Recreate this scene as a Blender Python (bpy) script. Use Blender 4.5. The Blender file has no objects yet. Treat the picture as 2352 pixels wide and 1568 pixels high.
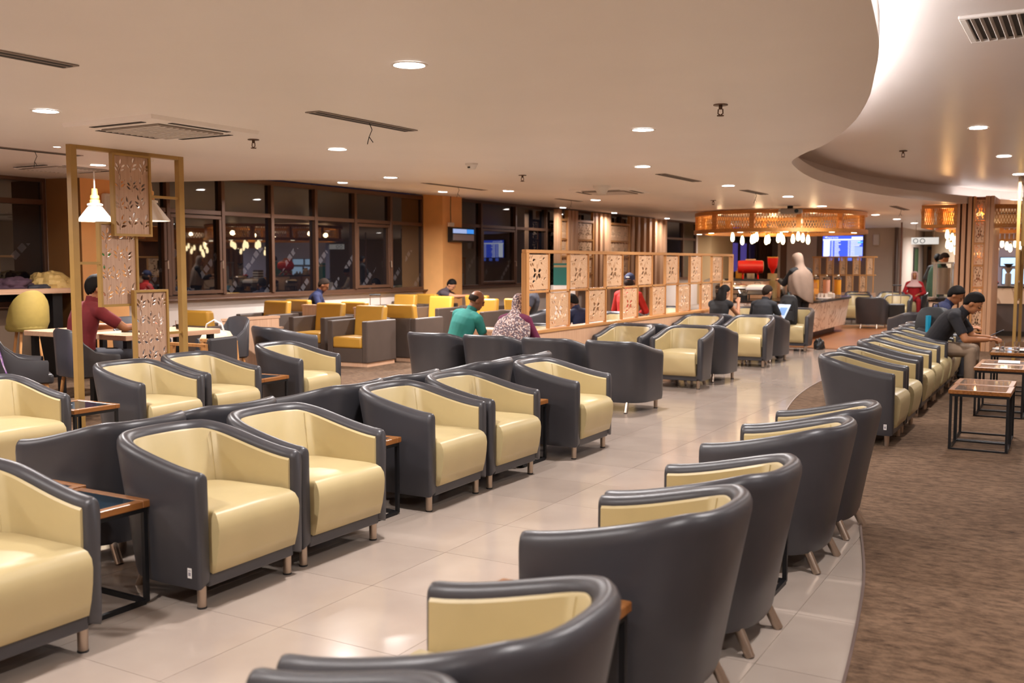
import bpy, bmesh, math, random
from mathutils import Vector, Matrix, noise as mnoise
PI = math.pi
RND = random.Random(11)
SC = bpy.context.scene
COL = SC.collection

# ------------------------------------------------------------------ camera, world, exposure
cam_d = bpy.data.cameras.new('camera'); cam = bpy.data.objects.new('camera', cam_d); COL.objects.link(cam)
cam_d.sensor_width = 36.0; cam_d.lens = 35.0
cam.location = (0, 0, 1.5)
cam.rotation_euler = (PI/2 - math.radians(4.55), 0, math.radians(30))
cam_d.clip_start = 0.05; cam_d.clip_end = 200
cam_d.dof.use_dof = True; cam_d.dof.focus_distance = 6.8; cam_d.dof.aperture_fstop = 2.8
SC.camera = cam
w = bpy.data.worlds.new('night'); SC.world = w; w.use_nodes = True
w.node_tree.nodes['Background'].inputs[0].default_value = (0.012, 0.012, 0.03, 1)
w.node_tree.nodes['Background'].inputs[1].default_value = 0.6
vs = SC.view_settings
vs.view_transform = 'Standard'; vs.look = 'None'; vs.gamma = 1.0; vs.use_curve_mapping = False
vs.exposure = 0.0
SC.cycles.max_bounces = 10; SC.cycles.diffuse_bounces = 7; SC.cycles.glossy_bounces = 4
SC.cycles.transmission_bounces = 8; SC.cycles.transparent_max_bounces = 12
SC.cycles.caustics_reflective = False; SC.cycles.caustics_refractive = False
SC.cycles.sample_clamp_indirect = 4.0
LAMP_W = 50.0
LAMP_C = (1.0, 0.945, 0.925)

# ------------------------------------------------------------------ helpers
def lin(h):
    r = [int(h[i:i+2], 16)/255 for i in (0, 2, 4)]
    return tuple(c/12.92 if c <= .04045 else ((c+.055)/1.055)**2.4 for c in r)

MATS = {}
def mat(name, col, rough=.5, metal=0.0, var=0.0, scale=8.0, bump=0.0, bscale=200.0, spec=.5, emit=0.0, ecol=None, coat=0.0):
    """plain procedural material: base colour with a little noise variation and optional fine relief"""
    if name in MATS: return MATS[name]
    m = bpy.data.materials.new(name); m.use_nodes = True; MATS[name] = m
    nt = m.node_tree; b = nt.nodes['Principled BSDF']
    c = lin(col) if isinstance(col, str) else col
    b.inputs['Base Color'].default_value = (*c, 1); b.inputs['Roughness'].default_value = rough
    b.inputs['Metallic'].default_value = metal; b.inputs['Specular IOR Level'].default_value = spec
    b.inputs['Coat Weight'].default_value = coat
    if var or bump:
        tc = nt.nodes.new('ShaderNodeTexCoord')
    if var:
        n = nt.nodes.new('ShaderNodeTexNoise'); n.inputs['Scale'].default_value = scale; n.inputs['Detail'].default_value = 4
        nt.links.new(tc.outputs['Object'], n.inputs['Vector'])
        r = nt.nodes.new('ShaderNodeValToRGB')
        r.color_ramp.elements[0].position = .3; r.color_ramp.elements[1].position = .7
        r.color_ramp.elements[0].color = (*[x*(1-var) for x in c], 1); r.color_ramp.elements[1].color = (*[min(1, x*(1+var)) for x in c], 1)
        nt.links.new(n.outputs['Fac'], r.inputs['Fac']); nt.links.new(r.outputs['Color'], b.inputs['Base Color'])
    if bump:
        n2 = nt.nodes.new('ShaderNodeTexNoise'); n2.inputs['Scale'].default_value = bscale; n2.inputs['Detail'].default_value = 3
        nt.links.new(tc.outputs['Object'], n2.inputs['Vector'])
        bp = nt.nodes.new('ShaderNodeBump'); bp.inputs['Strength'].default_value = bump; bp.inputs['Distance'].default_value = .002
        nt.links.new(n2.outputs['Fac'], bp.inputs['Height']); nt.links.new(bp.outputs['Normal'], b.inputs['Normal'])
    if emit:
        b.inputs['Emission Color'].default_value = (*(lin(ecol) if isinstance(ecol, str) else (ecol or c)), 1)
        b.inputs['Emission Strength'].default_value = emit
    return m

def wood(name, a, bcol, axis='Z', scale=1.0, rough=.42):
    """straight-grained wood: noise stretched along one axis"""
    if name in MATS: return MATS[name]
    m = bpy.data.materials.new(name); m.use_nodes = True; MATS[name] = m
    nt = m.node_tree; b = nt.nodes['Principled BSDF']; b.inputs['Roughness'].default_value = rough
    tc = nt.nodes.new('ShaderNodeTexCoord'); mp = nt.nodes.new('ShaderNodeMapping')
    s = [70*scale]*3; s['XYZ'.index(axis)] = 1.2*scale
    mp.inputs['Scale'].default_value = s
    n = nt.nodes.new('ShaderNodeTexNoise'); n.inputs['Scale'].default_value = 1.0; n.inputs['Detail'].default_value = 3
    r = nt.nodes.new('ShaderNodeValToRGB'); r.color_ramp.elements[0].position = .32; r.color_ramp.elements[1].position = .68
    r.color_ramp.elements[0].color = (*lin(a), 1); r.color_ramp.elements[1].color = (*lin(bcol), 1)
    nt.links.new(tc.outputs['Object'], mp.inputs['Vector']); nt.links.new(mp.outputs['Vector'], n.inputs['Vector'])
    nt.links.new(n.outputs['Fac'], r.inputs['Fac']); nt.links.new(r.outputs['Color'], b.inputs['Base Color'])
    return m

def emis(name, col, st):
    if name in MATS: return MATS[name]
    m = bpy.data.materials.new(name); m.use_nodes = True; MATS[name] = m
    b = m.node_tree.nodes['Principled BSDF']; c = lin(col) if isinstance(col, str) else col
    b.inputs['Base Color'].default_value = (.02, .02, .02, 1)
    b.inputs['Emission Color'].default_value = (*c, 1); b.inputs['Emission Strength'].default_value = st
    return m

def glass(name, tint=(1, 1, 1), rough=0.0):
    if name in MATS: return MATS[name]
    m = bpy.data.materials.new(name); m.use_nodes = True; MATS[name] = m
    b = m.node_tree.nodes['Principled BSDF']; b.inputs['Base Color'].default_value = (*tint, 1)
    b.inputs['Transmission Weight'].default_value = 1; b.inputs['Roughness'].default_value = rough; b.inputs['IOR'].default_value = 1.45
    return m

class MB:
    """collects shapes, links them as ONE mesh object"""
    def __init__(s): s.v = []; s.f = []; s.mi = []; s.cur = 0
    def add(s, vs, fs):
        o = len(s.v); s.v += [tuple(v) for v in vs]; s.f += [tuple(i+o for i in f) for f in fs]; s.mi += [s.cur]*len(fs); return s
    def box(s, x0, x1, y0, y1, z0, z1):
        return s.add([(x0,y0,z0),(x1,y0,z0),(x1,y1,z0),(x0,y1,z0),(x0,y0,z1),(x1,y0,z1),(x1,y1,z1),(x0,y1,z1)],
                     [(0,3,2,1),(4,5,6,7),(0,1,5,4),(1,2,6,5),(2,3,7,6),(3,0,4,7)])
    def cbox(s, c, d): return s.box(c[0]-d[0]/2, c[0]+d[0]/2, c[1]-d[1]/2, c[1]+d[1]/2, c[2]-d[2]/2, c[2]+d[2]/2)
    def bar(s, p, q, a, b=None, up=(0,0,1)):
        p = Vector(p); q = Vector(q); b = b or a; d = (q-p).normalized(); u = Vector(up)
        if abs(d.dot(u)) > .98: u = Vector((1,0,0))
        x = d.cross(u).normalized(); y = x.cross(d).normalized()
        vs = [c + x*(i*a/2) + y*(j*b/2) for c in (p, q) for i, j in ((-1,-1),(1,-1),(1,1),(-1,1))]
        return s.add(vs, [(3,2,1,0),(4,5,6,7),(0,1,5,4),(1,2,6,5),(2,3,7,6),(3,0,4,7)])
    def tube(s, pts, r, n=8, r2=None, cap=True):
        pts = [Vector(p) for p in pts]; k = len(pts); rings = []
        u = None
        for i, p in enumerate(pts):
            d = (pts[min(i+1, k-1)] - pts[max(i-1, 0)]).normalized()
            if u is None: u = d.orthogonal().normalized()
            u = (u - d*u.dot(d)).normalized(); w_ = d.cross(u)
            rr = r if r2 is None else r + (r2-r)*i/(k-1)
            rings.append([p + (u*math.cos(2*PI*j/n) + w_*math.sin(2*PI*j/n))*rr for j in range(n)])
        return s.loft(rings, cap=cap)
    def loft(s, rings, closed=True, cap=True):
        n = len(rings[0]); vs = [v for r in rings for v in r]; fs = []
        for i in range(len(rings)-1):
            for j in range(n if closed else n-1):
                k = (j+1) % n; fs.append((i*n+j, i*n+k, (i+1)*n+k, (i+1)*n+j))
        if cap: fs.append(tuple(range(n-1, -1, -1))); fs.append(tuple((len(rings)-1)*n+j for j in range(n)))
        return s.add(vs, fs)
    def lathe(s, prof, c=(0,0,0), n=20, cap=True):
        return s.loft([[(c[0]+r*math.cos(2*PI*j/n), c[1]+r*math.sin(2*PI*j/n), c[2]+z) for j in range(n)] for r, z in prof], cap=cap)
    def prism(s, poly, z0, z1):
        n = len(poly)
        a = sum(poly[i][0]*poly[(i+1)%n][1]-poly[(i+1)%n][0]*poly[i][1] for i in range(n))
        if a < 0: poly = poly[::-1]
        return s.loft([[(x, y, z0) for x, y in poly], [(x, y, z1) for x, y in poly]])
    def ell(s, c, r, nu=12, nv=8, rot=None, warp=None):
        vs = []; fs = []
        for i in range(nv+1):
            t = PI*i/nv
            for j in range(nu):
                a = 2*PI*j/nu; d = Vector((math.sin(t)*math.cos(a), math.sin(t)*math.sin(a), math.cos(t)))
                k = warp(d) if warp else 1.0
                p = Vector((d.x*r[0]*k, d.y*r[1]*k, d.z*r[2]*k))
                if rot: p = rot @ p
                vs.append(Vector(c)+p)
        for i in range(nv):
            for j in range(nu):
                k = (j+1) % nu; fs.append((i*nu+j, (i+1)*nu+j, (i+1)*nu+k, i*nu+k))
        return s.add(vs, fs)
    def mesh(s, name, mats, smooth=None):
        me = bpy.data.meshes.new(name); me.from_pydata([tuple(v) for v in s.v], [], s.f)
        for m in (mats if isinstance(mats, (list, tuple)) else [mats]): me.materials.append(m)
        if len(me.materials) > 1: me.polygons.foreach_set('material_index', s.mi)
        if smooth is not None:
            me.polygons.foreach_set('use_smooth', [True]*len(me.polygons)); me.set_sharp_from_angle(angle=math.radians(smooth))
        me.update(); return me
    def build(s, name, mats, parent=None, smooth=None, bevel=0.0, seg=2, loc=None, rz=0):
        return obj(name, s.mesh(name, mats, smooth), parent, bevel, seg, loc, rz)

def obj(name, me, parent=None, bevel=0.0, seg=2, loc=None, rz=0):
    o = bpy.data.objects.new(name, me); COL.objects.link(o)
    if parent: o.parent = parent
    if loc is not None: o.location = loc
    if rz: o.rotation_euler = (0, 0, rz)
    if bevel:
        m = o.modifiers.new('bevel', 'BEVEL'); m.width = bevel; m.segments = seg; m.limit_method = 'ANGLE'; m.angle_limit = math.radians(40)
    return o
def tag(o, label, cat, group=None, kind=None):
    if label: o['label'] = label
    if cat: o['category'] = cat
    if group: o['group'] = group
    if kind: o['kind'] = kind
    return o
def struct(o): o['kind'] = 'structure'; return o
def thing(name, label, cat, loc=(0,0,0), rz=0, group=None):
    o = bpy.data.objects.new(name, None); COL.objects.link(o); o.empty_display_size = .1
    o.location = loc; o.rotation_euler = (0, 0, rz); return tag(o, label, cat, group)
def dup(root, loc, rz=0, label=None, group=None):
    def cp(o, par):
        c = o.copy(); COL.objects.link(c)
        if par: c.parent = par
        for ch in list(KIDS.get(o.name, o.children)): cp(ch, c)
        return c
    r = cp(root, None); r.location = loc; r.rotation_euler = (0, 0, rz)
    if label: r['label'] = label
    if group: r['group'] = group
    return r
KIDS = {}

def ceilz(X, Y):
    if X > -6.5: return 2.48
    t = (-6.5-X)/5.7; zw = 2.62 if Y < 9.5 else (2.92 if Y > 11.5 else 2.62+.15*(Y-9.5))
    return 2.48+(zw-2.48)*t

# ------------------------------------------------------------------ materials
M_ceil = mat('ceiling paint', 'f4ede9', .42, var=.03, scale=.7, spec=.45)
M_wall = mat('cream wall paint', 'd9c9b6', .6, var=.03, scale=2)
M_white = mat('white wall paint', 'd3c7be', .6, var=.03, scale=2)
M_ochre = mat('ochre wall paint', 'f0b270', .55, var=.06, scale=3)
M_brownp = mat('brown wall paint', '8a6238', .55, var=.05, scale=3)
M_bronze = mat('bronze window frame', '5d4232', .4, metal=.35)
M_chrome = mat('brushed steel', 'b9a898', .3, metal=.9)
M_steel = mat('polished steel', 'c9c4bd', .12, metal=1.0)
M_black = mat('black metal', '17171a', .45, metal=.3)
M_plasblack = mat('black plastic', '1b1b1d', .45)
M_plaswhite = mat('white plastic', 'e8e2dc', .4)
M_leather = mat('charcoal leather', '3a393d', .36, var=.08, scale=5, bump=.12, bscale=420, spec=.5)
M_cream = mat('cream leather', 'b6a57a', .4, var=.05, scale=4, bump=.10, bscale=380, spec=.45)
M_box = mat('brown grey upholstery', '4e423b', .5, var=.06, scale=6, bump=.1, bscale=400)
M_mustard = mat('mustard leather', 'b98a35', .38, var=.06, scale=4, bump=.08, bscale=300)
M_oak = wood('oak frame', 'b57a44', 'cf9a60', 'Z', .8)
M_oakx = wood('oak rail', 'b57a44', 'cf9a60', 'Y', .8)
M_teak = wood('teak edge', '7d4b24', '9c6834', 'Y', .8, .3)
M_pale = wood('pale ribbed veneer', 'c69b7c', 'd9b394', 'Z', 1.6)
M_palex = wood('pale veneer top', 'c69b7c', 'd9b394', 'Y', 1.2)
M_carve = wood('carved pale plywood', 'd0a47e', 'e2bd98', 'Y', .9)
M_bwood = wood('carved grey brown plywood', 'ae8c74', 'c4a28a', 'Z', 1.4)
M_gold = mat('gold painted frame', 'a58247', .4, var=.05, scale=6)
M_slat = wood('timber slat', 'b98a66', 'cfa27e', 'Z', .7)
M_marble = None
M_bulb = emis('warm bulb glass', (1.0, .76, .42), 9.0)
M_lamp = emis('downlight diffuser', (1.0, .93, .87), 26.0)
M_glass = glass('clear glass')

def marble():
    m = bpy.data.materials.new('white marble'); m.use_nodes = True; nt = m.node_tree; b = nt.nodes['Principled BSDF']
    b.inputs['Roughness'].default_value = .25
    tc = nt.nodes.new('ShaderNodeTexCoord'); n = nt.nodes.new('ShaderNodeTexNoise'); n.inputs['Scale'].default_value = 1.6; n.inputs['Detail'].default_value = 6; n.inputs['Distortion'].default_value = 1.6
    r = nt.nodes.new('ShaderNodeValToRGB'); e = r.color_ramp.elements
    e[0].position = .47; e[0].color = (*lin('efe3d6'), 1); e[1].position = .53; e[1].color = (*lin('efe3d6'), 1)
    x = r.color_ramp.elements.new(.5); x.color = (*lin('b39a86'), 1)
    nt.links.new(tc.outputs['Object'], n.inputs['Vector']); nt.links.new(n.outputs['Fac'], r.inputs['Fac']); nt.links.new(r.outputs['Color'], b.inputs['Base Color'])
    return m
M_marble = marble()

def tile_mat():
    m = bpy.data.materials.new('polished tile'); m.use_nodes = True; nt = m.node_tree; b = nt.nodes['Principled BSDF']
    tc = nt.nodes.new('ShaderNodeTexCoord'); g = nt.nodes.new('ShaderNodeObjectInfo')
    n = nt.nodes.new('ShaderNodeTexNoise'); n.inputs['Scale'].default_value = 3; n.inputs['Detail'].default_value = 5
    r = nt.nodes.new('ShaderNodeValToRGB'); e = r.color_ramp.elements
    e[0].position = .3; e[0].color = (*lin('a4958a'), 1); e[1].position = .7; e[1].color = (*lin('ad9f93'), 1)
    hs = nt.nodes.new('ShaderNodeHueSaturation'); mr = nt.nodes.new('ShaderNodeMapRange')
    mr.inputs['To Min'].default_value = .95; mr.inputs['To Max'].default_value = 1.03
    nt.links.new(g.outputs['Random'], mr.inputs['Value']); nt.links.new(mr.outputs['Result'], hs.inputs['Value'])
    nt.links.new(tc.outputs['Object'], n.inputs['Vector']); nt.links.new(n.outputs['Fac'], r.inputs['Fac'])
    nt.links.new(r.outputs['Color'], hs.inputs['Color']); nt.links.new(hs.outputs['Color'], b.inputs['Base Color'])
    b.inputs['Roughness'].default_value = .13; b.inputs['Specular IOR Level'].default_value = .5
    return m
M_tile = tile_mat()

def carpet_mat():
    m = bpy.data.materials.new('mottled carpet'); m.use_nodes = True; nt = m.node_tree; b = nt.nodes['Principled BSDF']; b.inputs['Roughness'].default_value = .95; b.inputs['Specular IOR Level'].default_value = .1; b.inputs['Sheen Weight'].default_value = .10; b.inputs['Sheen Roughness'].default_value = .5; b.inputs['Sheen Tint'].default_value = (.75, .6, .48, 1)
    tc = nt.nodes.new('ShaderNodeTexCoord')
    mp = nt.nodes.new('ShaderNodeMapping'); mp.inputs['Scale'].default_value = (11, 20, 11)
    n = nt.nodes.new('ShaderNodeTexNoise'); n.inputs['Scale'].default_value = 1; n.inputs['Detail'].default_value = 8; n.inputs['Roughness'].default_value = .72
    r = nt.nodes.new('ShaderNodeValToRGB'); e = r.color_ramp.elements
    e[0].position = .30; e[0].color = (*lin('36271c'), 1); e[1].position = .58; e[1].color = (*lin('78604c'), 1)
    n3 = nt.nodes.new('ShaderNodeTexNoise'); n3.inputs['Scale'].default_value = 1.3
    r3 = nt.nodes.new('ShaderNodeValToRGB'); r3.color_ramp.elements[0].position = .3; r3.color_ramp.elements[0].color = (.72, .70, .68, 1); r3.color_ramp.elements[1].position = .7; r3.color_ramp.elements[1].color = (1, 1, 1, 1)
    mx = nt.nodes.new('ShaderNodeMixRGB'); mx.blend_type = 'MULTIPLY'; mx.inputs['Fac'].default_value = 1
    n2 = nt.nodes.new('ShaderNodeTexNoise'); n2.inputs['Scale'].default_value = 260
    bp = nt.nodes.new('ShaderNodeBump'); bp.inputs['Strength'].default_value = .5; bp.inputs['Distance'].default_value = .004
    L = nt.links.new
    L(tc.outputs['Object'], mp.inputs['Vector']); L(mp.outputs['Vector'], n.inputs['Vector']); L(n.outputs['Fac'], r.inputs['Fac'])
    L(tc.outputs['Object'], n3.inputs['Vector']); L(n3.outputs['Fac'], r3.inputs['Fac']); L(r.outputs['Color'], mx.inputs['Color1']); L(r3.outputs['Color'], mx.inputs['Color2'])
    L(mx.outputs['Color'], b.inputs['Base Color']); L(tc.outputs['Object'], n2.inputs['Vector']); L(n2.outputs['Fac'], bp.inputs['Height']); L(bp.outputs['Normal'], b.inputs['Normal'])
    return m
M_carpet = carpet_mat()

def night_glass():
    """dark window glass: near-black behind, mirror-like, with a faint printed lattice of grey film squares low down"""
    m = bpy.data.materials.new('night window glass'); m.use_nodes = True; nt = m.node_tree; b = nt.nodes['Principled BSDF']
    b.inputs['Roughness'].default_value = .015; b.inputs['IOR'].default_value = 2.1; b.inputs['Specular IOR Level'].default_value = .5
    L = nt.links.new
    tc = nt.nodes.new('ShaderNodeNewGeometry'); sp = nt.nodes.new('ShaderNodeSeparateXYZ'); L(tc.outputs['Position'], sp.inputs[0])
    def math_(op, a, bb=None, v=None):
        n = nt.nodes.new('ShaderNodeMath'); n.operation = op
        if hasattr(a, 'is_output'): L(a, n.inputs[0])
        else: n.inputs[0].default_value = a
        if bb is not None:
            if hasattr(bb, 'is_output'): L(bb, n.inputs[1])
            else: n.inputs[1].default_value = bb
        return n.outputs[0]
    s = math_('ADD', sp.outputs['Y'], sp.outputs['Z']); d = math_('SUBTRACT', sp.outputs['Y'], math_('MULTIPLY', sp.outputs['Z'], 1.0))
    fa = math_('FRACT', math_('MULTIPLY', d, 1.15)); fb = math_('FRACT', math_('MULTIPLY', s, 5.2))
    ma = math_('LESS_THAN', math_('ABSOLUTE', math_('SUBTRACT', fa, .5)), .075); mb = math_('LESS_THAN', math_('ABSOLUTE', math_('SUBTRACT', fb, .5)), .38)
    nz = nt.nodes.new('ShaderNodeTexNoise'); nz.inputs['Scale'].default_value = 2.2; L(tc.outputs['Position'], nz.inputs['Vector'])
    mc = math_('GREATER_THAN', nz.outputs['Fac'], .47); md = math_('LESS_THAN', sp.outputs['Z'], 1.75)
    mk = math_('MULTIPLY', math_('MULTIPLY', ma, mb), math_('MULTIPLY', mc, md))
    mx = nt.nodes.new('ShaderNodeMixRGB'); mx.inputs['Color1'].default_value = (.004, .004, .006, 1); mx.inputs['Color2'].default_value = (.055, .052, .058, 1)
    L(mk, mx.inputs['Fac']); L(mx.outputs['Color'], b.inputs['Base Color'])
    return m
M_night = night_glass()

# ------------------------------------------------------------------ the S-curve shared by carpet edge and cove
CURVE = [(-.30,-4),(-.42,-1),(-.50,1),(-.60,2.6),(-.70,3.6),(-.785,4.3),(-.875,4.9),(-1.02,5.6),(-1.2,6.4),(-1.5,7.44),(-1.92,8.55),(-2.26,9.2),(-2.54,9.85),(-2.67,10.5),(-2.78,11.3),(-2.85,12.2),(-2.86,13),(-2.79,14.4),(-2.55,15.98),(-2.2,17.3),(-1.8,18.4),(-1.45,19.5)]
def smooth_curve(pts, n=4):
    out = []
    P = [Vector((*p, 0)) for p in pts]; P = [P[0]*2-P[1]] + P + [P[-1]*2-P[-2]]
    for i in range(1, len(P)-2):
        for k in range(n):
            t = k/n; a, b, c, d = P[i-1], P[i], P[i+1], P[i+2]
            q = .5*((2*b)+(c-a)*t+(2*a-5*b+4*c-d)*t*t+(3*b-a-3*c+d)*t**3); out.append((q.x, q.y))
    out.append(pts[-1]); return out
SCURVE = smooth_curve(CURVE)
def curve_x(Y):
    for (x0, y0), (x1, y1) in zip(SCURVE, SCURVE[1:]):
        if y0 <= Y <= y1: return x0+(x1-x0)*(Y-y0)/(y1-y0)
    return SCURVE[-1][0]
def offset_curve(pts, d):
    out = []
    for i, p in enumerate(pts):
        a = Vector(pts[max(i-1, 0)]); b = Vector(pts[min(i+1, len(pts)-1)]); t = (b-a).normalized(); out.append((p[0]-t.y*d, p[1]+t.x*d))
    return out

# ------------------------------------------------------------------ floor, carpet, ceiling
XW = -12.2
TX, TY = .602, .6135
fl = struct(MB().box(-12.6, 5, -4, 46, -.16, -.0035).build('floor', mat('tile grout', '9c8b7c', .8)))
tm = MB().box(-TX/2+.0012, TX/2-.0012, -TY/2+.0012, TY/2-.0012, -.02, 0).mesh('tile', M_tile)
tiles_far = MB(); n_t = 0
for i in range(-9, 7):
    for j in range(-3, 38):
        cx = -1.025+TX*(i+.5); cy = 3.597+TY*(j+.5)
        if cy > .2 and cx > curve_x(max(cy, -3.9))+.45: continue
        near = -4.4 < cx and 1.2 < cy < 13.2
        if near and n_t < 150:
            o = obj('tile', tm, fl); o.location = (cx, cy, 0); n_t += 1
        else:
            tiles_far.box(cx-TX/2+.0012, cx+TX/2-.0012, cy-TY/2+.0012, cy+TY/2-.0012, -.02, 0)
o = tiles_far.build('tile_field', M_tile, fl); o['kind'] = 'stuff'
# timber deck flooring round the buffet: boards
M_deck = wood('orange timber floor', '8a5531', 'a06a40', 'X', .6, .3)
bm_ = MB().box(-1.6, 1.6, -.094, .094, 0, .012).mesh('floor_board', M_deck)
for k in range(36):
    o = obj('floor_board', bm_, fl); o.location = (-5.1, 17.75+.19*k, .0); o.scale = (1.02, 1, 1)
# carpet: right-hand island along the S-curve, left-hand field under the club chairs
rc = [p for p in SCURVE if p[1] > .5]
poly = [(5, .5)] + [(rc[0][0], .5)] + rc + [(-1.2, 21), (5, 21)]
bmc = bmesh.new()
def poly_slab(poly, z0, z1):
    b = bmesh.new(); f = b.faces.new([b.verts.new((x, y, z0)) for x, y in poly])
    r = bmesh.ops.extrude_face_region(b, geom=[f])
    bmesh.ops.translate(b, vec=(0, 0, z1-z0), verts=[v for v in r['geom'] if isinstance(v, bmesh.types.BMVert)])
    bmesh.ops.recalc_face_normals(b, faces=b.faces); bmesh.ops.triangulate(b, faces=[f for f in b.faces if len(f.verts) > 4])
    return b
def bm_obj(b, name, m, parent=None):
    me = bpy.data.meshes.new(name); b.to_mesh(me); b.free(); me.materials.append(m); return obj(name, me, parent)
o = bm_obj(poly_slab(poly, .0005, .007), 'carpet', M_carpet); tag(o, 'brown mottled carpet with a curved edge on the right of the tiled aisle', 'carpet')
o2 = bm_obj(poly_slab([(-11.45, 5), (-7.3, 5), (-7.3, 8.7), (-7.6, 10.4), (-5.7, 10.4), (-5.7, 18.5), (-7.0, 19.5), (-7.0, 29.9), (-11.45, 29.9)], .0005, .007), 'carpet', M_carpet); tag(o2, 'brown carpet under the mustard club chairs by the dark windows', 'carpet')
m = MB()
a_, b_ = offset_curve(rc, .006), offset_curve(rc, -.006)
m.loft([[(x, y, .0) for x, y in a_], [(x, y, .011) for x, y in a_], [(x, y, .011) for x, y in b_], [(x, y, .0) for x, y in b_]], closed=False, cap=False)
struct(m.build('trim_1', mat('carpet edge strip', '6e5a52', .4, metal=.5)))

# ceiling: low slab up to the S-curve, gently rising towards the window wall; raised slab on the right
def ceil_rows():
    rows = [(x, y) for x, y in SCURVE]
    rows += [(-1.2, 20.1), (-.7, 20.6), (.2, 20.9), (2, 21), (5, 21.02)] + [(5, y) for y in (24, 30, 36, 46)]
    return rows
rows = ceil_rows()
m = MB(); V = []; F = []
for x, y in rows:
    for xx in (x, -6.5, -9.3, -12.2, -13.5): V.append((xx, y, ceilz(xx, y)))
for i in range(len(rows)-1):
    for j in range(4): F.append((i*5+j, (i+1)*5+j, (i+1)*5+j+1, i*5+j+1))
m.add(V, F)
ci = struct(m.build('ceiling', M_ceil))
edge = rows[:len(SCURVE)+5]
inner = offset_curve(edge, .26)
m = MB()
m.loft([[(x, y, 2.48) for x, y in edge], [(x, y, 2.61) for x, y in edge], [(x, y, 2.61) for x, y in inner], [(x, y, 2.80) for x, y in inner]], closed=False, cap=False)
struct(m.build('trim_2', mat('cove lip paint', 'e6dcd6', .5)))
ins2 = offset_curve(edge, .45)
o = bm_obj(poly_slab([(5.3, -4)] + [(x, y) for x, y in ins2] + [(5.3, 21.6)], 2.78, 2.86), 'ceiling_raised', mat('raised ceiling paint', 'e6dcd6', .30, spec=.5, var=.02, scale=.8)); struct(o)
# cove light strips on the hidden ledge
def cove(i0, i1, label, st):
    c1 = offset_curve(edge, .10)[i0:i1]; c2 = offset_curve(edge, .14)[i0:i1]
    m = MB(); m.loft([[(x, y, 2.611) for x, y in c1], [(x, y, 2.622) for x, y in c1], [(x, y, 2.622) for x, y in c2], [(x, y, 2.611) for x, y in c2]], closed=False, cap=False)
    tag(m.build('cove_light', emis('cove strip %d' % int(st), (1.0, .97, .98), st)), label, 'light')
ys = [p[1] for p in edge]
k1 = max(i for i, y in enumerate(ys) if y < 10.3); k2 = min(i for i, y in enumerate(ys) if y > 18.2)
cove(0, k1, 'white cove light strip along the near curved ceiling edge', 90)
cove(k2, len(edge)-1, 'white cove light strip at the far end of the curved ceiling edge', 8)

# ------------------------------------------------------------------ walls
m = MB()
m.box(XW-.3, XW, -4, 46, -.15, .925)                     # low wall under the windows
m.box(XW-.3, XW, -4, 2.5, .925, 3.1); m.box(XW-.3, XW, 8.56, 9.35, .925, 3.1); m.box(XW-.3, XW, 17.36, 18.12, .925, 3.1)
m.box(XW-.3, XW, 30.3, 31.35, .925, 3.1); m.box(XW-.3, XW, 34.3, 37, .925, 3.1); m.box(XW-.3, XW, 41.8, 46, .925, 3.1)
struct(m.build('wall_left', M_white))
struct(MB().box(XW, XW+.02, -4, 8.56, 0, .9).build('wall_shade_panel', mat('low wall shade brown', '7a6553', .6)))  # brown stands in for the shade under the window counter
def pier(n, x1, y0, y1, near):
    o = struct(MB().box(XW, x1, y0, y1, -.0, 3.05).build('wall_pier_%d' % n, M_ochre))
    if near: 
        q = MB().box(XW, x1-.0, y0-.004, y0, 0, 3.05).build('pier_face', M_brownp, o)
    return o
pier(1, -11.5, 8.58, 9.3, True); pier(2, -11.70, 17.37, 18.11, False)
struct(MB().box(XW, -11.7, 34.5, 37.0, 0, 3.05).build('wall_pier_3', mat('beige pier', 'b5966c', .55)))
struct(MB().box(-13, 5.3, -4.3, -4, -.15, 3.1).build('wall_back', M_wall))
struct(MB().box(5, 5.3, -4, 46, -.15, 3.1).build('wall_right', M_wall))
struct(MB().box(-13, 5.3, 45.8, 46.1, -.15, 3.1).build('wall_end', M_wall))
M_taupe = mat('taupe wall', '8f7768', .6); M_lt = mat('pale grey wall', 'c3b5a9', .6)
m = MB(); m.box(-8.15, -4.75, 30.2, 30.5, 0, 2.6); struct(m.build('wall_far', M_wall))
struct(MB().box(-6.95, -5.6, 30.12, 30.2, 0, 2.6).build('wall_panel_1', M_taupe))
struct(MB().box(-7.85, -6.97, 30.08, 30.2, 0, 2.6).build('wall_panel_2', M_lt))
struct(MB().box(-8.05, -7.87, 30.1, 30.2, 0, 2.6).build('wall_panel_3', mat('brown wall strip', '6d4c38', .6)))
struct(MB().box(-4.78, -4.72, 29.95, 30.2, 0, 2.6).build('trim_3', mat('dark corner trim', '5b463b', .5)))
struct(MB().box(-4.75, 5, 34.5, 34.8, 0, 2.6).build('wall_far_right', mat('warm beige wall', 'c2b09a', .6)))
struct(MB().box(-4.75, -4.6, 30.2, 34.5, 0, 2.6).build('wall_return', M_lt))
m = MB(); m.lathe([(.9, 0), (.9, 2.48)], (-3.4, 33.9, 0), 24); struct(m.build('wall_column', mat('round beige column', 'b9a78f', .6), smooth=60))

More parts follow.
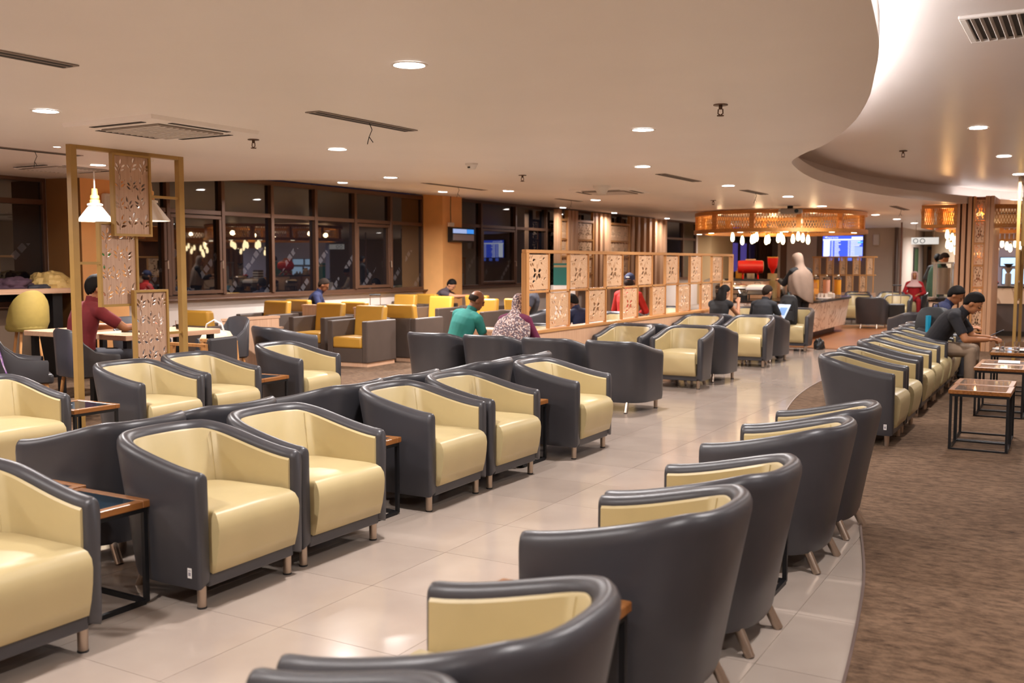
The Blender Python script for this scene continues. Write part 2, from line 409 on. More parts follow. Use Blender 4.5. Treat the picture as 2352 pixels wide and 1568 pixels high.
# ------------------------------------------------------------------ windows
def window(n, y0, y1, mull, zt, tr, case=(), pane_m=None):
    fw = .06
    m = MB(); m.box(XW-.06, XW+.02, y0, y1, .925, .985); m.box(XW-.06, XW+.02, y0, y1, zt-.05, zt+.03)
    m.box(XW-.06, XW+.02, y0, y0+.05, .985, zt-.05); m.box(XW-.06, XW+.02, y1-.05, y1, .985, zt-.05)
    root = struct(m.build('window_%d' % n, M_bronze, bevel=.004, seg=1))
    MB().box(XW-.02, XW+.12, y0-.03, y1+.03, .90, .928).build('sill', M_bronze, root, bevel=.005)
    ys = [y0+.025] + list(mull) + [y1-.025]
    for y in mull: MB().box(XW-.05, XW+.05, y-.035, y+.035, .985, zt-.05).build('mullion', M_bronze, root, bevel=.004, seg=1)
    for a, b in zip(ys, ys[1:]):
        MB().box(XW-.05, XW+.035, a+.03, b-.03, tr-.035, tr+.035).build('transom', M_bronze, root, bevel=.004, seg=1)
        MB().box(XW-.035, XW-.027, a+.02, b-.02, .97, tr-.02).build('pane', pane_m or M_night, root)
        MB().box(XW-.035, XW-.027, a+.02, b-.02, tr+.02, zt-.03).build('pane', M_night, root)
    for a, b in case:
        m = MB(); c = .055
        m.box(XW-.03, XW+.045, a+.04, b-.04, 1.0, 1.0+c); m.box(XW-.03, XW+.045, a+.04, b-.04, tr-.05-c, tr-.05)
        m.box(XW-.03, XW+.045, a+.04, a+.04+c, 1.0+c, tr-.05-c); m.box(XW-.03, XW+.045, b-.04-c, b-.04, 1.0+c, tr-.05-c)
        cf = m.build('casement_frame', M_bronze, root, bevel=.004, seg=1)
        h = MB(); h.tube([(XW+.045, b-.07, 1.52), (XW+.085, b-.07, 1.52), (XW+.09, b-.07, 1.40)], .012); h.build('handle', M_chrome, cf, smooth=50)
    return root
window(1, 9.3, 17.36, [10.6, 11.713, 12.84, 13.964, 15.09, 16.216], 2.86, 2.29, [(9.4, 10.6), (10.6, 11.713), (15.09, 16.216)])
window(2, 2.5, 8.56, [5.3], 2.62, 2.30)
window(3, 18.12, 30.3, [19.66, 21.26, 22.87, 24.4, 26.0, 27.6, 29.2], 2.90, 2.33, [(19.66, 21.26)])
window(4, 31.35, 34.3, [32.9], 2.9, 2.3)
window(5, 37.0, 41.8, [38.2, 39.4, 40.6], 2.75, 2.3, pane_m=glass('clear window glass'))
# made-up glowing building for the violet dusk in the far window
o = MB().box(-17.4, -17, 36, 62, -.1, 5).build('glow_backdrop', emis('violet glow', (.16, .11, .55), .55)); tag(o, 'violet lit building outside the far window, made up', 'backdrop')
o = MB().box(-16.6, -16.3, 36, 60, -.1, 1.0).build('outside_hedge', mat('dark hedge', '3a3420', .9)); tag(o, 'dark low hedge outside the far window', 'hedge')
m = MB()
for k in range(9): m.tube([(XW+.12+.04*(k % 2), 41.9+.2*k, .02), (XW+.12+.04*(k % 2), 41.9+.2*k, 2.6)], .09, 8)
tag(m.build('curtain', mat('brown curtain', '6b4a34', .8), smooth=60), 'brown full-height curtain beside the violet window', 'curtain')

# ------------------------------------------------------------------ tub chair (faces +Y locally)
def tub_paths():
    w, yf, yb, n = .335, .30, -.345, 2.7
    pts = [(w, yf-.05*i) for i in range(7)]                      # right arm, front to back
    c0 = pts[-1][1]
    for k in range(1, 28):
        t = PI*k/28; c, s = math.cos(t), math.sin(t)
        pts.append((w*(1 if c > 0 else -1)*abs(c)**(2/n), c0+(yb-c0)*abs(s)**(2/n)))
    pts += [(-w, c0+.05*i) for i in range(7)]
    return pts
TP = tub_paths()
def inward(pts, i):
    a = Vector(pts[max(i-1, 0)]); b = Vector(pts[min(i+1, len(pts)-1)]); t = (b-a).normalized(); return Vector((t.y, -t.x)) * -1
def tub_h(y):
    t = max(0, min(1, (.30-y)/.56)); return .606+.114*(t*t*(3-2*t)*.25+t**1.25*.75)
def make_tub(name='tub_armchair'):
    root = thing(name, 'charcoal tub armchair', 'chair')
    rings = []; lining = []; N = len(TP); th = .068
    for i, (x, y) in enumerate(TP):
        nrm = inward(TP, i); p = Vector((x, y)); c = Vector((0, .02))
        if nrm.dot(c-p) < 0: nrm = -nrm
        bk = max(0, min(1, (.12-y)/.44)); h = tub_h(y)
        lean = lambda z: (1-z/h)                                     # 1 at floor, 0 at top
        def P(ins, z):
            l = lean(z); q = p + nrm*ins
            return (q.x*(1-.07*l*bk-.02*l), q.y + .13*l*bk, z)
        rings.append([P(.006, .098), P(0, .13), P(0, .35), P(-.004, h-.06), P(0, h-.03), P(.010, h-.012), P(.024, h-.001), P(.038, h), P(.052, h-.006), P(th-.004, h-.018), P(th, h-.034), P(th, .34), P(th, .12)])
        lining.append([P(th-.001, .30), P(th-.001, h-.05), P(th+.003, h-.036), P(th+.011, h-.045), P(th+.013, .30)])
    def endring(r, dy, k):
        c = Vector((sum(v[0] for v in r)/len(r), 0)); out = []
        zs = [v[2] for v in r]; zc = (max(zs)+min(zs))/2; xc = (max(v[0] for v in r)+min(v[0] for v in r))/2
        for v in r: out.append((xc+(v[0]-xc)*k, v[1]+dy, zc+(v[2]-zc)*(1-(1-k)*.12)))
        return out
    rings = [endring(rings[0], .022, .62), endring(rings[0], .016, .86)] + rings + [endring(rings[-1], .016, .86), endring(rings[-1], .022, .62)]
    m = MB(); m.loft(rings); m.build('body', M_leather, root, smooth=50)
    m = MB(); m.loft(lining); m.build('back_lining', M_cream, root, smooth=40)
    for q in (11, 29):
        a_, b_ = Vector(lining[q][4]), Vector(lining[q][3]); a_ = a_+(b_-a_)*.25
        m = MB(); m.tube([a_, b_], .0028, 6); m.build('seam', M_cream, root, smooth=60)
    # base board and front rail
    inn = []
    for i, (x, y) in enumerate(TP):
        bk = max(0, min(1, (.12-y)/.44)); inn.append((x*(.90-.05*bk), y*.90+.10*bk))
    m = MB(); m.prism(inn, .105, .135); m.box(-.27, .27, .255, .312, .098, .158)
    m.build('front_rail', M_leather, root, bevel=.008)
    # seat cushion following the inside of the tub
    ins = [(x*.765, y*.80 if y > 0 else y*.60) for x, y in TP]
    fx = .2565
    outline = [(fx, .335), (fx, .26)] + [p for p in ins if p[1] < .22] + [(-fx, .26), (-fx, .335)]
    def sc(k, dy=0): return [(x*k, (y-.05)*k+.05+(dy if y > .2 else 0)) for x, y in outline]
    m = MB(); lay = [(.152, .97, -.014), (.160, .995, 0), (.22, 1.0, .014), (.29, 1.0, .026), (.35, 1.0, .030), (.385, .997, .026), (.412, .975, .016), (.428, .93, .004), (.438, .84, -.01), (.445, .6, -.02), (.448, .25, -.02)]
    m.loft([[(x, (y if y < .25 or dy < .001 else y) if y > 0 else y*(1-(.448-z)*1.35), z) for x, y in sc(k, dy)] for z, k, dy in lay]); m.build('seat_cushion', M_cream, root, smooth=60)
    for sx in (1, -1):
        m = MB(); m.lathe([(.020, .006), (.021, .10)], (sx*.272, .268, 0), 12); l = m.build('leg', M_chrome, root, smooth=40)
        m = MB(); m.lathe([(.0215, 0), (.0215, .008)], (sx*.272, .268, 0), 12); m.build('foot_cap', M_plasblack, l)
        m = MB(); m.tube([(sx*.165, -.17, .125), (sx*.178, -.235, .0)], .020, 12); m.build('leg', M_chrome, root, smooth=40)
    return root
TUB = make_tub()
M_tag = mat('white sticker', 'e6e3e0', .5); M_tagp = mat('grey print', '8d8790', .6)
def sticker(ch, side=-1):
    t = obj('sticker', STK, ch); t.location = (side*.3312, .262, .17); t.rotation_euler = (0, 0, PI if side > 0 else 0)
s_ = MB(); s_.box(-.0015, 0, -.012, .012, -.022, .022); s_.cur = 1; s_.box(-.002, -.0015, -.007, .007, -.012, .004); s_.box(-.002, -.0015, -.008, .008, .009, .013)
STK = s_.mesh('sticker', [M_tag, M_tagp])
first_tub = [True]
def tub(x, y, face, label, group=None):
    """face: heading of the seat in degrees, 0 = +Y, 90 = -X, -90 = +X"""
    if first_tub[0]:
        first_tub[0] = False; TUB.location = (x, y, 0); TUB.rotation_euler = (0, 0, math.radians(face)); tag(TUB, label, None, group); return TUB
    return dup(TUB, (x, y, 0), math.radians(face), label, group)

# row A along the aisle, facing the aisle (+X)
gA = 'tub armchairs in the left row along the aisle'
A = []
for (y, lab, dx, rr) in [(2.14, 'charcoal and cream tub armchair cut off at the left edge, nearest on the left', 0, 0),
             (3.255, 'large charcoal tub armchair with white sticker, behind the nearest left side table', .02, 1),
             (3.945, 'cream-lined tub armchair touching the stickered one, left of a side table', .0, -1),
             (5.14, 'cream-lined tub armchair just behind the second aisle side table', -.09, 1),
             (5.85, 'cream-lined tub armchair before the third aisle side table, fourth in full view', -.08, -1),
             (7.02, 'last cream-lined tub armchair of the aisle row, behind the third side table', -.05, 1)]:
    A.append(tub(-3.575+dx, y, -90+rr, lab, gA))
sticker(A[1], 1)
sticker(A[4], 1)
# row B back to back with A, facing the windows (-X)
gB = 'tub armchairs backing onto the aisle row'
for (y, lab, rr) in [(3.40, 'dark-sided tub armchair with its back to the stickered armchair', 2),
             (4.08, 'tub armchair seen only as a rim behind the second aisle armchair', -1),
             (5.12, 'dark-sided tub armchair backing onto the gap with the second side table', 1),
             (5.80, 'tub armchair with only its rim showing behind the third aisle armchair', 0),
             (6.86, 'dark-sided tub armchair behind the third side table of the aisle row', 1),
             (7.54, 'last tub armchair backing onto the end of the aisle row', -1)]:
    tub(-4.365, y, 90+rr, lab, gB)
# row C facing them (+X)
gC = 'tub armchairs in the second row by the gold frame'
for (x, y, lab, rr) in [(-6.32, 4.02, 'cream-lined tub armchair cut by the left edge, in front of the purple jacket', 0),
             (-6.40, 5.29, 'cream-lined tub armchair in front of the tall gold carved frame', 3),
             (-6.50, 6.03, 'cream-lined tub armchair right of the gold frame, left of a side table', 3),
             (-6.64, 7.27, 'cream-lined tub armchair alone right of the second-row side table', 5)]:
    tub(x, y, -90+rr, lab, gC)
tub(-8.62, 9.22, -18, 'dark tub armchair with its back turned, below the mustard chairs on the left')
# row D, backs to the camera (+Y)
gD = 'tub armchairs with their backs to the camera'
for (x, y, lab, rr) in [(-6.37, 9.38, 'dark tub armchair back, leftmost of four, under the man in teal', 0),
             (-5.62, 9.38, 'dark tub armchair back under the woman in patterned headscarf', -1),
             (-4.87, 9.36, 'dark tub armchair back below the near end of the carved partition', -2),
             (-4.10, 9.32, 'dark tub armchair turned away with shining rear leg, beside the tiled aisle', -3)]:
    tub(x, y, rr, lab, gD)
# row H groups beyond
gH = 'tub armchairs in facing pairs along the partition'
for (x, y, f, lab) in [(-4.22, 11.52, 180, 'cream tub armchair facing the camera beside the tiled aisle'),
             (-4.98, 11.50, 180, 'cream tub armchair facing the camera against the partition, nearer one'),
             (-4.20, 12.22, 0, 'dark tub armchair back to back with the nearer aisle-side cream one'),
             (-4.96, 12.20, 0, 'tub armchair rim behind the nearer cream chair at the partition'),
             (-4.24, 14.30, 180, 'cream tub armchair facing the camera in front of the man with cropped hair'),
             (-5.0, 14.28, 180, 'cream tub armchair facing the camera in front of the long-haired woman'),
             (-4.26, 15.02, 0, 'dark tub armchair the man with cropped hair sits in'),
             (-5.02, 15.0, 0, 'dark tub armchair the long-haired woman sits in'),
             (-4.34, 17.15, 180, 'cream tub armchair holding a black backpack before the buffet'),
             (-5.10, 17.15, 180, 'cream tub armchair behind the reading man, before the buffet'),
             (-5.95, 10.95, 178, 'cream-lined tub armchair seen through the near end of the partition'),
             (-5.86, 12.18, 90, 'tub armchair of the man in navy behind the partition'),
             (-7.95, 14.5, 120, 'grey tub armchair turned away behind the partition, left end'),
             (-6.46, 14.88, 0, 'tub armchair of the red-shirted person in a cap behind the partition'),
             (-6.3, 14.15, 180, 'cream-lined tub armchair behind the partition in front of the red shirt'),
             (-6.4, 16.6, 180, 'cream-lined tub armchair behind the far part of the partition')]:
    tub(x, y, f, lab, gH)
# row F, foreground right, backs to the carpet (facing -X)
gF = 'tub armchairs in the foreground row facing left'
for (y, lab, rr) in [(1.29, 'nearest tub armchair, only its arm at the bottom edge', 0),
             (1.985, 'blurred tub armchair at the bottom, in front of a side table', 0),
             (3.155, 'big dark tub armchair with its back to us, right of the wooden table corner', -1),
             (3.83, 'tub armchair fourth from the bottom in the foreground row', -2),
             (5.0, 'tub armchair behind the foreground row\'s second side table', -3),
             (5.68, 'far end tub armchair of the foreground row, by the carpet edge', -3)]:
    tub(-1.335+(.085 if y < 2.5 else .05 if y < 4 else .035), y-(.02 if y < 2.5 else 0), 90+rr, lab, gF)
# row G, right, facing the glass tables (+X)
gG = 'tub armchairs in the right row facing the glass tables'
for (x, y, lab, rr) in [(-1.635, 8.745, 'nearest tub armchair of the right row with a small white sticker', 0),
             (-1.635, 9.46, 'second tub armchair of the right row, against the stickered one', 0),
             (-1.66, 10.52, 'third tub armchair of the right row, its dark side showing', 0),
             (-1.67, 11.20, 'fourth tub armchair of the right row', 0),
             (-1.67, 11.88, 'fifth tub armchair of the right row, next to the man in black', 0),
             (-1.67, 12.56, 'tub armchair the man in black T-shirt sits on', 0),
             (-1.70, 13.25, 'tub armchair holding the black and cyan backpack', 0),
             (-1.72, 13.95, 'tub armchair the man in navy sits on at the right', 0)]:
    c = tub(x, y, -90+rr, lab, gG)
    if y < 9: sticker(c, 1)
# far chairs beyond the buffet
gX = 'tub armchairs beyond the buffet'
for (x, y, f, lab) in [(-4.25, 23.7, 0, 'brown-lit tub armchair back just right of the buffet'),
             (-3.95, 25.4, 180, 'cream tub armchair behind the black suitcase'),
             (-4.85, 25.3, 180, 'cream tub armchair half hidden by the buffet end'),
             (-5.3, 27.6, 190, 'distant cream tub armchair below the flight screen, left one'),
             (-4.5, 27.9, 180, 'distant cream tub armchair below the flight screen, right one'),
             (-4.05, 28.9, 165, 'distant tub armchair the woman in red sits in'),
             (-3.3, 28.7, 165, 'distant tub armchair right of the woman in red'),
             (-2.35, 17.0, 35, 'tub armchair turned to the standing steel dispenser')]:
    tub(x, y, f, lab, gX)

# ------------------------------------------------------------------ side tables: teak frame, dark glass, black steel cube base
M_dglass = mat('dark glass top', '20303c', .06, spec=.6)
M_cglass = mat('smoked glass top', '8d7a6c', .05, spec=.6)
def make_table(name, sx, sy, h, gm, label, x, y, rz=0, group=None, stick=False):
    root = thing(name, label, 'table', (x, y, 0), rz, group)
    bw, t = .04, .032
    for (x0, x1, y0, y1) in ((-sx/2, sx/2, -sy/2, -sy/2+bw), (-sx/2, sx/2, sy/2-bw, sy/2), (-sx/2, -sx/2+bw, -sy/2+bw, sy/2-bw), (sx/2-bw, sx/2, -sy/2+bw, sy/2-bw)):
        MB().box(x0, x1, y0, y1, h-t, h).build('top_rail', M_teak, root, bevel=.003, seg=1)
    MB().box(-sx/2+bw-.004, sx/2-bw+.004, -sy/2+bw-.004, sy/2-bw+.004, h-.014, h-.003).build('glass_top', gm, root)
    if stick: MB().box(-.06, -.015, -.04, .0, h-.0028, h-.002).build('table_sticker', M_tag, root).location = (-sx/2+.2, 0, 0)
    a = .02; ox, oy = sx/2-.02, sy/2-.02
    for ix in (-1, 1):
        for iy in (-1, 1): MB().cbox((ix*ox, iy*oy, (h-t+a/2)/2), (a, a, h-t-a/2)).build('leg', M_black, root)
        MB().cbox((ix*ox, 0, a/2), (a, 2*oy-a, a)).build('floor_rail', M_black, root); MB().cbox((ix*ox, 0, h-t-a/2), (a, 2*oy-a, a)).build('apron', M_black, root)
    for iy in (-1, 1):
        MB().cbox((0, iy*oy, a/2), (2*ox-a, a, a)).build('floor_rail', M_black, root); MB().cbox((0, iy*oy, h-t-a/2), (2*ox-a, a, a)).build('apron', M_black, root)
    return root
gT = 'teak-edged side tables with black steel bases'
T0 = make_table('side_table', .46, .385, .465, M_dglass, 'teak-edged side table with dark glass nearest on the left', -3.75, 2.735, 0, gT, True)
dup(T0, (-3.73, 4.555, 0), 0, 'teak-edged side table in the second gap of the aisle row', gT)
dup(T0, (-3.74, 6.44, 0), 0, 'teak-edged side table in the third gap, before the row\'s last chair', gT)
dup(T0, (-6.35, 4.65, 0), 0, 'teak-edged side table at the foot of the gold frame\'s left post', gT)
dup(T0, (-6.55, 6.66, 0), PI*.02, 'teak-edged side table right of the gold frame in the second row', gT)
dup(T0, (-1.40, 2.57, 0), 0, 'teak-edged side table between blurred foreground chairs at the bottom', gT)
dup(T0, (-1.385, 4.42, 0), 0, 'teak-edged side table half hidden in the foreground row further up', gT)
dup(T0, (-4.24, 2.78, 0), 0, 'teak table edge showing behind the nearest left side table', gT)
G0 = make_table('glass_table', .45, .45, .487, M_cglass, 'front glass-topped table at the right edge, nearest the camera', -.705, 8.80, 0, 'glass tables on the carpet at right')
for (x, y, l) in [(-.715, 9.26, 'glass-topped table pushed behind the frontmost right table'), (-.70, 10.78, 'glass-topped table in the middle pair at right, nearer half'), (-.70, 11.24, 'glass-topped table in the middle pair at right, farther half'), (-.25, 10.78, 'glass-topped table at the right edge beside the middle pair'),
                  (-.70, 12.62, 'glass-topped table carrying plates by the man in black'), (-.25, 12.62, 'glass-topped table with plates at the right edge'), (-.70, 13.08, 'glass-topped table behind the one with plates')]:
    dup(G0, (x, y, 0), 0, l, 'glass tables on the carpet at right')

# ------------------------------------------------------------------ mustard club chairs (face +Y locally)
def make_club():
    root = thing('club_armchair', 'mustard club armchair', 'chair')
    w, d, ah = .35, .37, .66
    for s in (-1, 1):
        MB().box(min(s*w, s*(w-.095)), max(s*w, s*(w-.095)), -d, d, .065, ah).build('armrest', M_box, root, bevel=.014)
    MB().box(-w+.095, w-.095, -d, -d+.10, .065, ah).build('back_panel', M_box, root, bevel=.014)
    MB().box(-w+.095, w-.095, -d+.10, d-.005, .065, .27).build('seat_base', M_box, root, bevel=.01)
    MB().box(-w+.02, w-.02, -d+.02, d-.02, 0, .065).build('plinth', M_pale, root)
    MB().box(-w+.098, w-.098, -d+.20, d+.012, .27, .43).build('seat_cushion', M_mustard, root, bevel=.03, seg=3, smooth=60)
    m = MB(); n = .255
    m.loft([[(-n, -.262, .40), (n, -.262, .40), (n, -.13, .40), (-n, -.13, .40)], [(-n, -.285, .64), (n, -.285, .64), (n, -.16, .64), (-n, -.16, .64)], [(-n, -.315, .86), (n, -.315, .86), (n, -.19, .86), (-n, -.19, .86)]])
    m.build('back_cushion', M_mustard, root, bevel=.03, seg=3, smooth=60)
    return root
CL = make_club(); fc = [1]
def club(x, y, f, label):
    if fc[0]:
        fc[0] = 0; CL.location = (x, y, 0); CL.rotation_euler = (0, 0, math.radians(f)); tag(CL, label, None, 'mustard club armchairs'); return
    dup(CL, (x, y, 0), math.radians(f), label, 'mustard club armchairs')
for a in [(-9.19, 11.52, 183, 'mustard club armchair nearest the camera, its whole brown side in view'),
          (-10.33, 11.95, 183, 'mustard club armchair second from the right in the near row'),
          (-11.66, 12.16, 182, 'mustard club armchair at the left of the near row, below the window sill'),
          (-9.00, 12.48, 0, 'mustard club armchair back just right behind the nearest club chair'),
          (-10.30, 12.98, 0, 'mustard club armchair showing only its top, right of the navy man'),
          (-11.72, 13.22, 0, 'mustard club armchair the navy man sits in by the window'),
          (-10.25, 9.62, 0, 'mustard chair back low behind the gold frame\'s right post'),
          (-11.80, 15.95, 180, 'mustard club armchair facing us under the wall speaker pillar'),
          (-10.60, 15.45, 180, 'mustard club armchair facing us left of the bald man\'s head'),
          (-9.20, 14.75, 180, 'mustard club armchair between the bald man and the headscarf'),
          (-10.25, 16.65, 0, 'mustard chair top seen behind the bald man\'s head'),
          (-8.72, 15.55, 0, 'mustard club armchair right behind the patterned headscarf'),
          (-11.62, 16.92, 0, 'mustard club armchair of the resting person by the pillar')]:
    club(*a)
def divider(x, y, sx, sy, h, label):
    root = thing('low_divider', label, 'divider', (x, y, 0), 0, 'low ribbed wood dividers')
    MB().box(-sx/2, sx/2, -sy/2, sy/2, 0, h-.03).build('panel', M_pale, root); MB().box(-sx/2-.01, sx/2+.01, -sy/2-.01, sy/2+.01, h-.03, h).build('cap', M_palex, root)
divider(-11.03, 12.62, .5, .10, .80, 'low ribbed wood divider left of the middle mustard chair')
divider(-9.68, 12.30, .5, .10, .80, 'low ribbed wood divider behind the nearest mustard chair')
divider(-10.75, 17.2, .5, .10, .80, 'low ribbed wood divider below the resting person')
divider(-9.25, 9.35, .10, .9, .80, 'low ribbed wood end panel beside the dark tub chair on the left')
divider(-8.15, 13.4, .5, .4, .46, 'small ribbed wood table block right of the nearest mustard chair')
divider(-10.98, 11.45, .32, .32, .50, 'small ribbed wood table block between two mustard chairs')

# ------------------------------------------------------------------ carved panels
def leaf(cx, cy, L, ang, wd=.38, n=5):
    c, s = math.cos(ang), math.sin(ang); up = []; dn = []
    for i in range(n+1):
        t = i/n; h = math.sin(PI*t**.85)*wd*L*.5; x = t*L
        up.append((cx+x*c-h*s, cy+x*s+h*c)); dn.append((cx+x*c+h*s*.55, cy+x*s-h*c*.55))
    return up[:-1] + dn[::-1][:-1]
def stem(p0, p1, bend, t=.006):
    (x0, y0), (x1, y1) = p0, p1; mx, my = (x0+x1)/2-(y1-y0)*bend, (y0+y1)/2+(x1-x0)*bend; A = []; B = []
    for i in range(5):
        u = i/4; x = (1-u)**2*x0+2*u*(1-u)*mx+u*u*x1; y = (1-u)**2*y0+2*u*(1-u)*my+u*u*y1
        dx = 2*(1-u)*(mx-x0)+2*u*(x1-mx); dy = 2*(1-u)*(my-y0)+2*u*(y1-my); l = math.hypot(dx, dy) or 1; k = t/2*(1-.5*u)
        A.append((x-dy/l*k, y+dx/l*k)); B.append((x+dy/l*k, y-dx/l*k))
    return A + B[::-1]
def carved(name, w_, h_, holes, th, m_):
    """flat sheet w x h in the local X-Z plane with the motifs cut through"""
    cu = bpy.data.curves.new(name, 'CURVE'); cu.dimensions = '2D'; cu.fill_mode = 'BOTH'; cu.extrude = th/2
    for pl in [[(0, 0), (w_, 0), (w_, h_), (0, h_)]] + holes:
        s = cu.splines.new('POLY'); s.points.add(len(pl)-1); s.use_cyclic_u = True
        for p, (x, y) in zip(s.points, pl): p.co = (x, y, 0, 1)
    o = bpy.data.objects.new(name, cu); COL.objects.link(o)
    bpy.context.view_layer.update()
    me = bpy.data.meshes.new_from_object(o.evaluated_get(bpy.context.evaluated_depsgraph_get()))
    bpy.data.objects.remove(o); bpy.data.curves.remove(cu)
    me.transform(Matrix.Rotation(PI/2, 4, 'X')); me.name = name; me.materials.clear(); me.materials.append(m_)
    return me
def sprig(cx, cy, s, ang, side=1, n=3):
    out = []; c, sn = math.cos(ang), math.sin(ang)
    for i in range(n):
        for k in (1, -1):
            px, py = cx+c*s*i*.34+k*-sn*s*.05, cy+sn*s*i*.34+k*c*s*.05
            out.append(leaf(px, py, s*.40, ang+k*(.95-.12*i), .42))
    out.append(leaf(cx+c*s*n*.33, cy+sn*s*n*.33, s*.42, ang, .4))
    return out
def flower(cx, cy, s):
    out = []
    for a_, L_ in ((205, .50), (262, .46), (318, .50), (14, .46), (150, .44)):
        t = math.radians(a_); out.append(leaf(cx+s*.12*math.cos(t), cy+s*.12*math.sin(t), s*L_, t, .74))
    for a_, L_ in ((72, .62), (98, .40)): t = math.radians(a_); out.append(leaf(cx+s*.16*math.cos(t), cy+s*.16*math.sin(t), s*L_, t, .30))
    return out
PW, PH = .502, .395
def fern(x, y, s, ang, k=(1, 1, 1, 1), mir=1):
    """a curved stem with separate leaves on both sides"""
    c, sn = math.cos(ang), math.sin(ang); P = lambda u, v: (x+(c*u-sn*v*mir)*s, y+(sn*u+c*v*mir)*s)
    out = [stem(P(0, 0), P(.42, -.04), .12, .007)]
    for i, (u, v, a_, L_) in enumerate(((.14, .05, .95, .36), (.34, .06, .85, .36), (.20, -.08, -.95, .32), (.40, -.09, -.80, .34), (.50, .01, .05, .40))):
        if i < 4 and not k[i]: continue
        out.append(leaf(*P(u, v), s*L_, ang+a_*mir, .50))
    return out
holesA = fern(.03, .312, .205, .10) + fern(.285, .318, .175, .22, (1, 1, 1, 0)) + flower(.245, .192, .185) + fern(.025, .072, .205, .10) + fern(.31, .062, .185, .42, (1, 1, 1, 0)) + [leaf(.02, .17, .07, 1.4), leaf(.46, .16, .075, 1.6)]
ME_P = carved('carved_panel', PW, PH, holesA, .012, M_carve)
LW, LH = .36, .70
holesB = []
for r_ in range(4):
    for c_ in range(3):
        holesB += fern(.062+.113*c_+.012*((r_*2+c_) % 3-1), .035+.167*r_+.012*((r_+c_*2) % 3), .165, PI/2+.28*((r_*5+c_*3) % 3-1), (1, 1, 1, (r_+c_) % 2), 1 if (r_+c_) % 2 else -1)
ME_L = carved('carved_panel', LW, LH, holesB, .012, M_bwood)

# tall gold frame with three carved panels, standing floor to ceiling (plane X = const)
def gold_frame(x, y0, y1, zt, label, panels, bars):
    root = thing('carved_frame', label, 'screen', (x, y0, 0))
    W = y1-y0; t = .062 if x < -5 else .046
    for yy in (0, W-t): MB().box(-t/2, t/2, yy, yy+t, 0, zt).build('post', M_gold, root, bevel=.003, seg=1)
    MB().box(-t/2, t/2, t, W-t, zt-t, zt).build('top_rail', M_gold, root, bevel=.003, seg=1)
    MB().box(-t/2, t/2, t, W-t, 0, .05).build('bottom_rail', M_gold, root, bevel=.003, seg=1)
    for (a, b, c, d, off) in panels:
        m = MB(); f = .022
        m.box(off-.024, off+.024, a, b, c, c+f); m.box(off-.024, off+.024, a, b, d-f, d); m.box(off-.024, off+.024, a, a+f, c+f, d-f); m.box(off-.024, off+.024, b-f, b, c+f, d-f)
        fr = m.build('panel_frame', M_gold, root)
        p = obj('carved_panel', ME_L, fr); p.rotation_euler = (0, 0, PI/2); p.location = (off, a+f, c+f); p.scale = ((b-a-2*f)/LW, 1, (d-c-2*f)/LH)
    for (a, b, z) in bars: MB().box(-.012, .012, a, b, z-.012, z+.012).build('cross_bar', M_gold, root)
    return root
gold_frame(-7.6, 5.565, 6.80, 2.535, 'tall gold frame holding three carved leaf panels, left of centre',
           [(.405, .825, 1.735, 2.475, .03), (.285, .70, 1.10, 1.86, -.022), (.60, .99, .50, 1.245, .03)], [(.06, .29, 1.492), (.82, 1.18, 2.11), (.98, 1.18, .825)])
gold_frame(-.93, 16.75, 18.2, 2.765, 'tall gold frame at the right edge behind the plate table', [(.62, 1.04, 1.75, 2.5, .03), (.7, 1.1, .9, 1.7, -.022)], [(.06, .7, 1.2), (.06, .62, 2.1)])

# carved partition on a low wall
P0, NP, PP = 9.66, 14, .525
root = thing('carved_partition', 'long oak partition of checkered carved flower panels on a low wood wall', 'screen', (-5.4, P0, 0))
L = NP*PP
MB().box(-.06, .06, -.02, L+.02, 0, .70).build('low_wall', M_pale, root)
MB().box(-.075, .075, -.04, L+.04, .70, .735).build('bottom_rail', M_oakx, root, bevel=.003, seg=1)
MB().box(-.03, .03, -.04, L+.04, 1.60, 1.64).build('top_rail', M_oakx, root, bevel=.003, seg=1)
MB().box(-.02, .02, 0, L, 1.155, 1.18).build('middle_rail', M_oakx, root)
for k in (0, NP): MB().box(-.035, .035, k*PP-.04, k*PP+.02, .735, 1.60).build('end_post', M_oak, root, bevel=.003, seg=1)
for k in range(1, NP): MB().box(-.02, .02, k*PP-.011, k*PP+.011, .735, 1.60).build('mullion', M_oak, root)
for k in range(NP):
    z = 1.185 if k % 2 == 0 else .745
    p = obj('carved_panel', ME_P, root); p.rotation_euler = (0, 0, PI/2); p.location = (-.0, k*PP+.0125, z+.006); 

# timber slat screen with carved panels near the far windows
def slat_screen():
    root = thing('slat_screen', 'floor-to-ceiling timber slat screen with carved panels by the far windows', 'screen', (-11.8, 0, 0))
    for y in (22.75, 23.35, 23.55, 23.75, 25.0, 25.3, 25.6, 25.85, 27.55, 28.0, 28.45, 28.9, 29.35, 29.8, 30.2):
        MB().box(-.06, .06, y-.075, y+.075, 0, 2.85).build('slat', M_slat, root)
    for (a, b) in ((22.95, 23.25), (23.9, 24.8), (26.0, 27.3)):
        for yy in (a-.05, b+.05): MB().box(-.04, .04, yy-.03, yy+.03, 0, 2.85).build('post', M_oak, root)
        MB().box(-.04, .04, a-.02, b+.02, 2.56, 2.62).build('rail', M_oakx, root)
        for k in range(4):
            z = 2.11-.45*k
            MB().box(-.03, .03, a-.02, b+.02, z-.03, z).build('rail', M_oakx, root)
            n = max(1, round((b-a)/.5))
            for q in range(n):
                p = obj('carved_panel', ME_P, root); p.rotation_euler = (0, 0, PI/2); p.location = (0, a+(b-a)*q/n, z+.01); p.scale = ((b-a)/n/PW, 1, 1.05)
slat_screen()
g_ = thing('tiled_board', 'dark green board with a patterned top band behind the partition', 'board', (-9.1, 17.8, 0), math.radians(35))
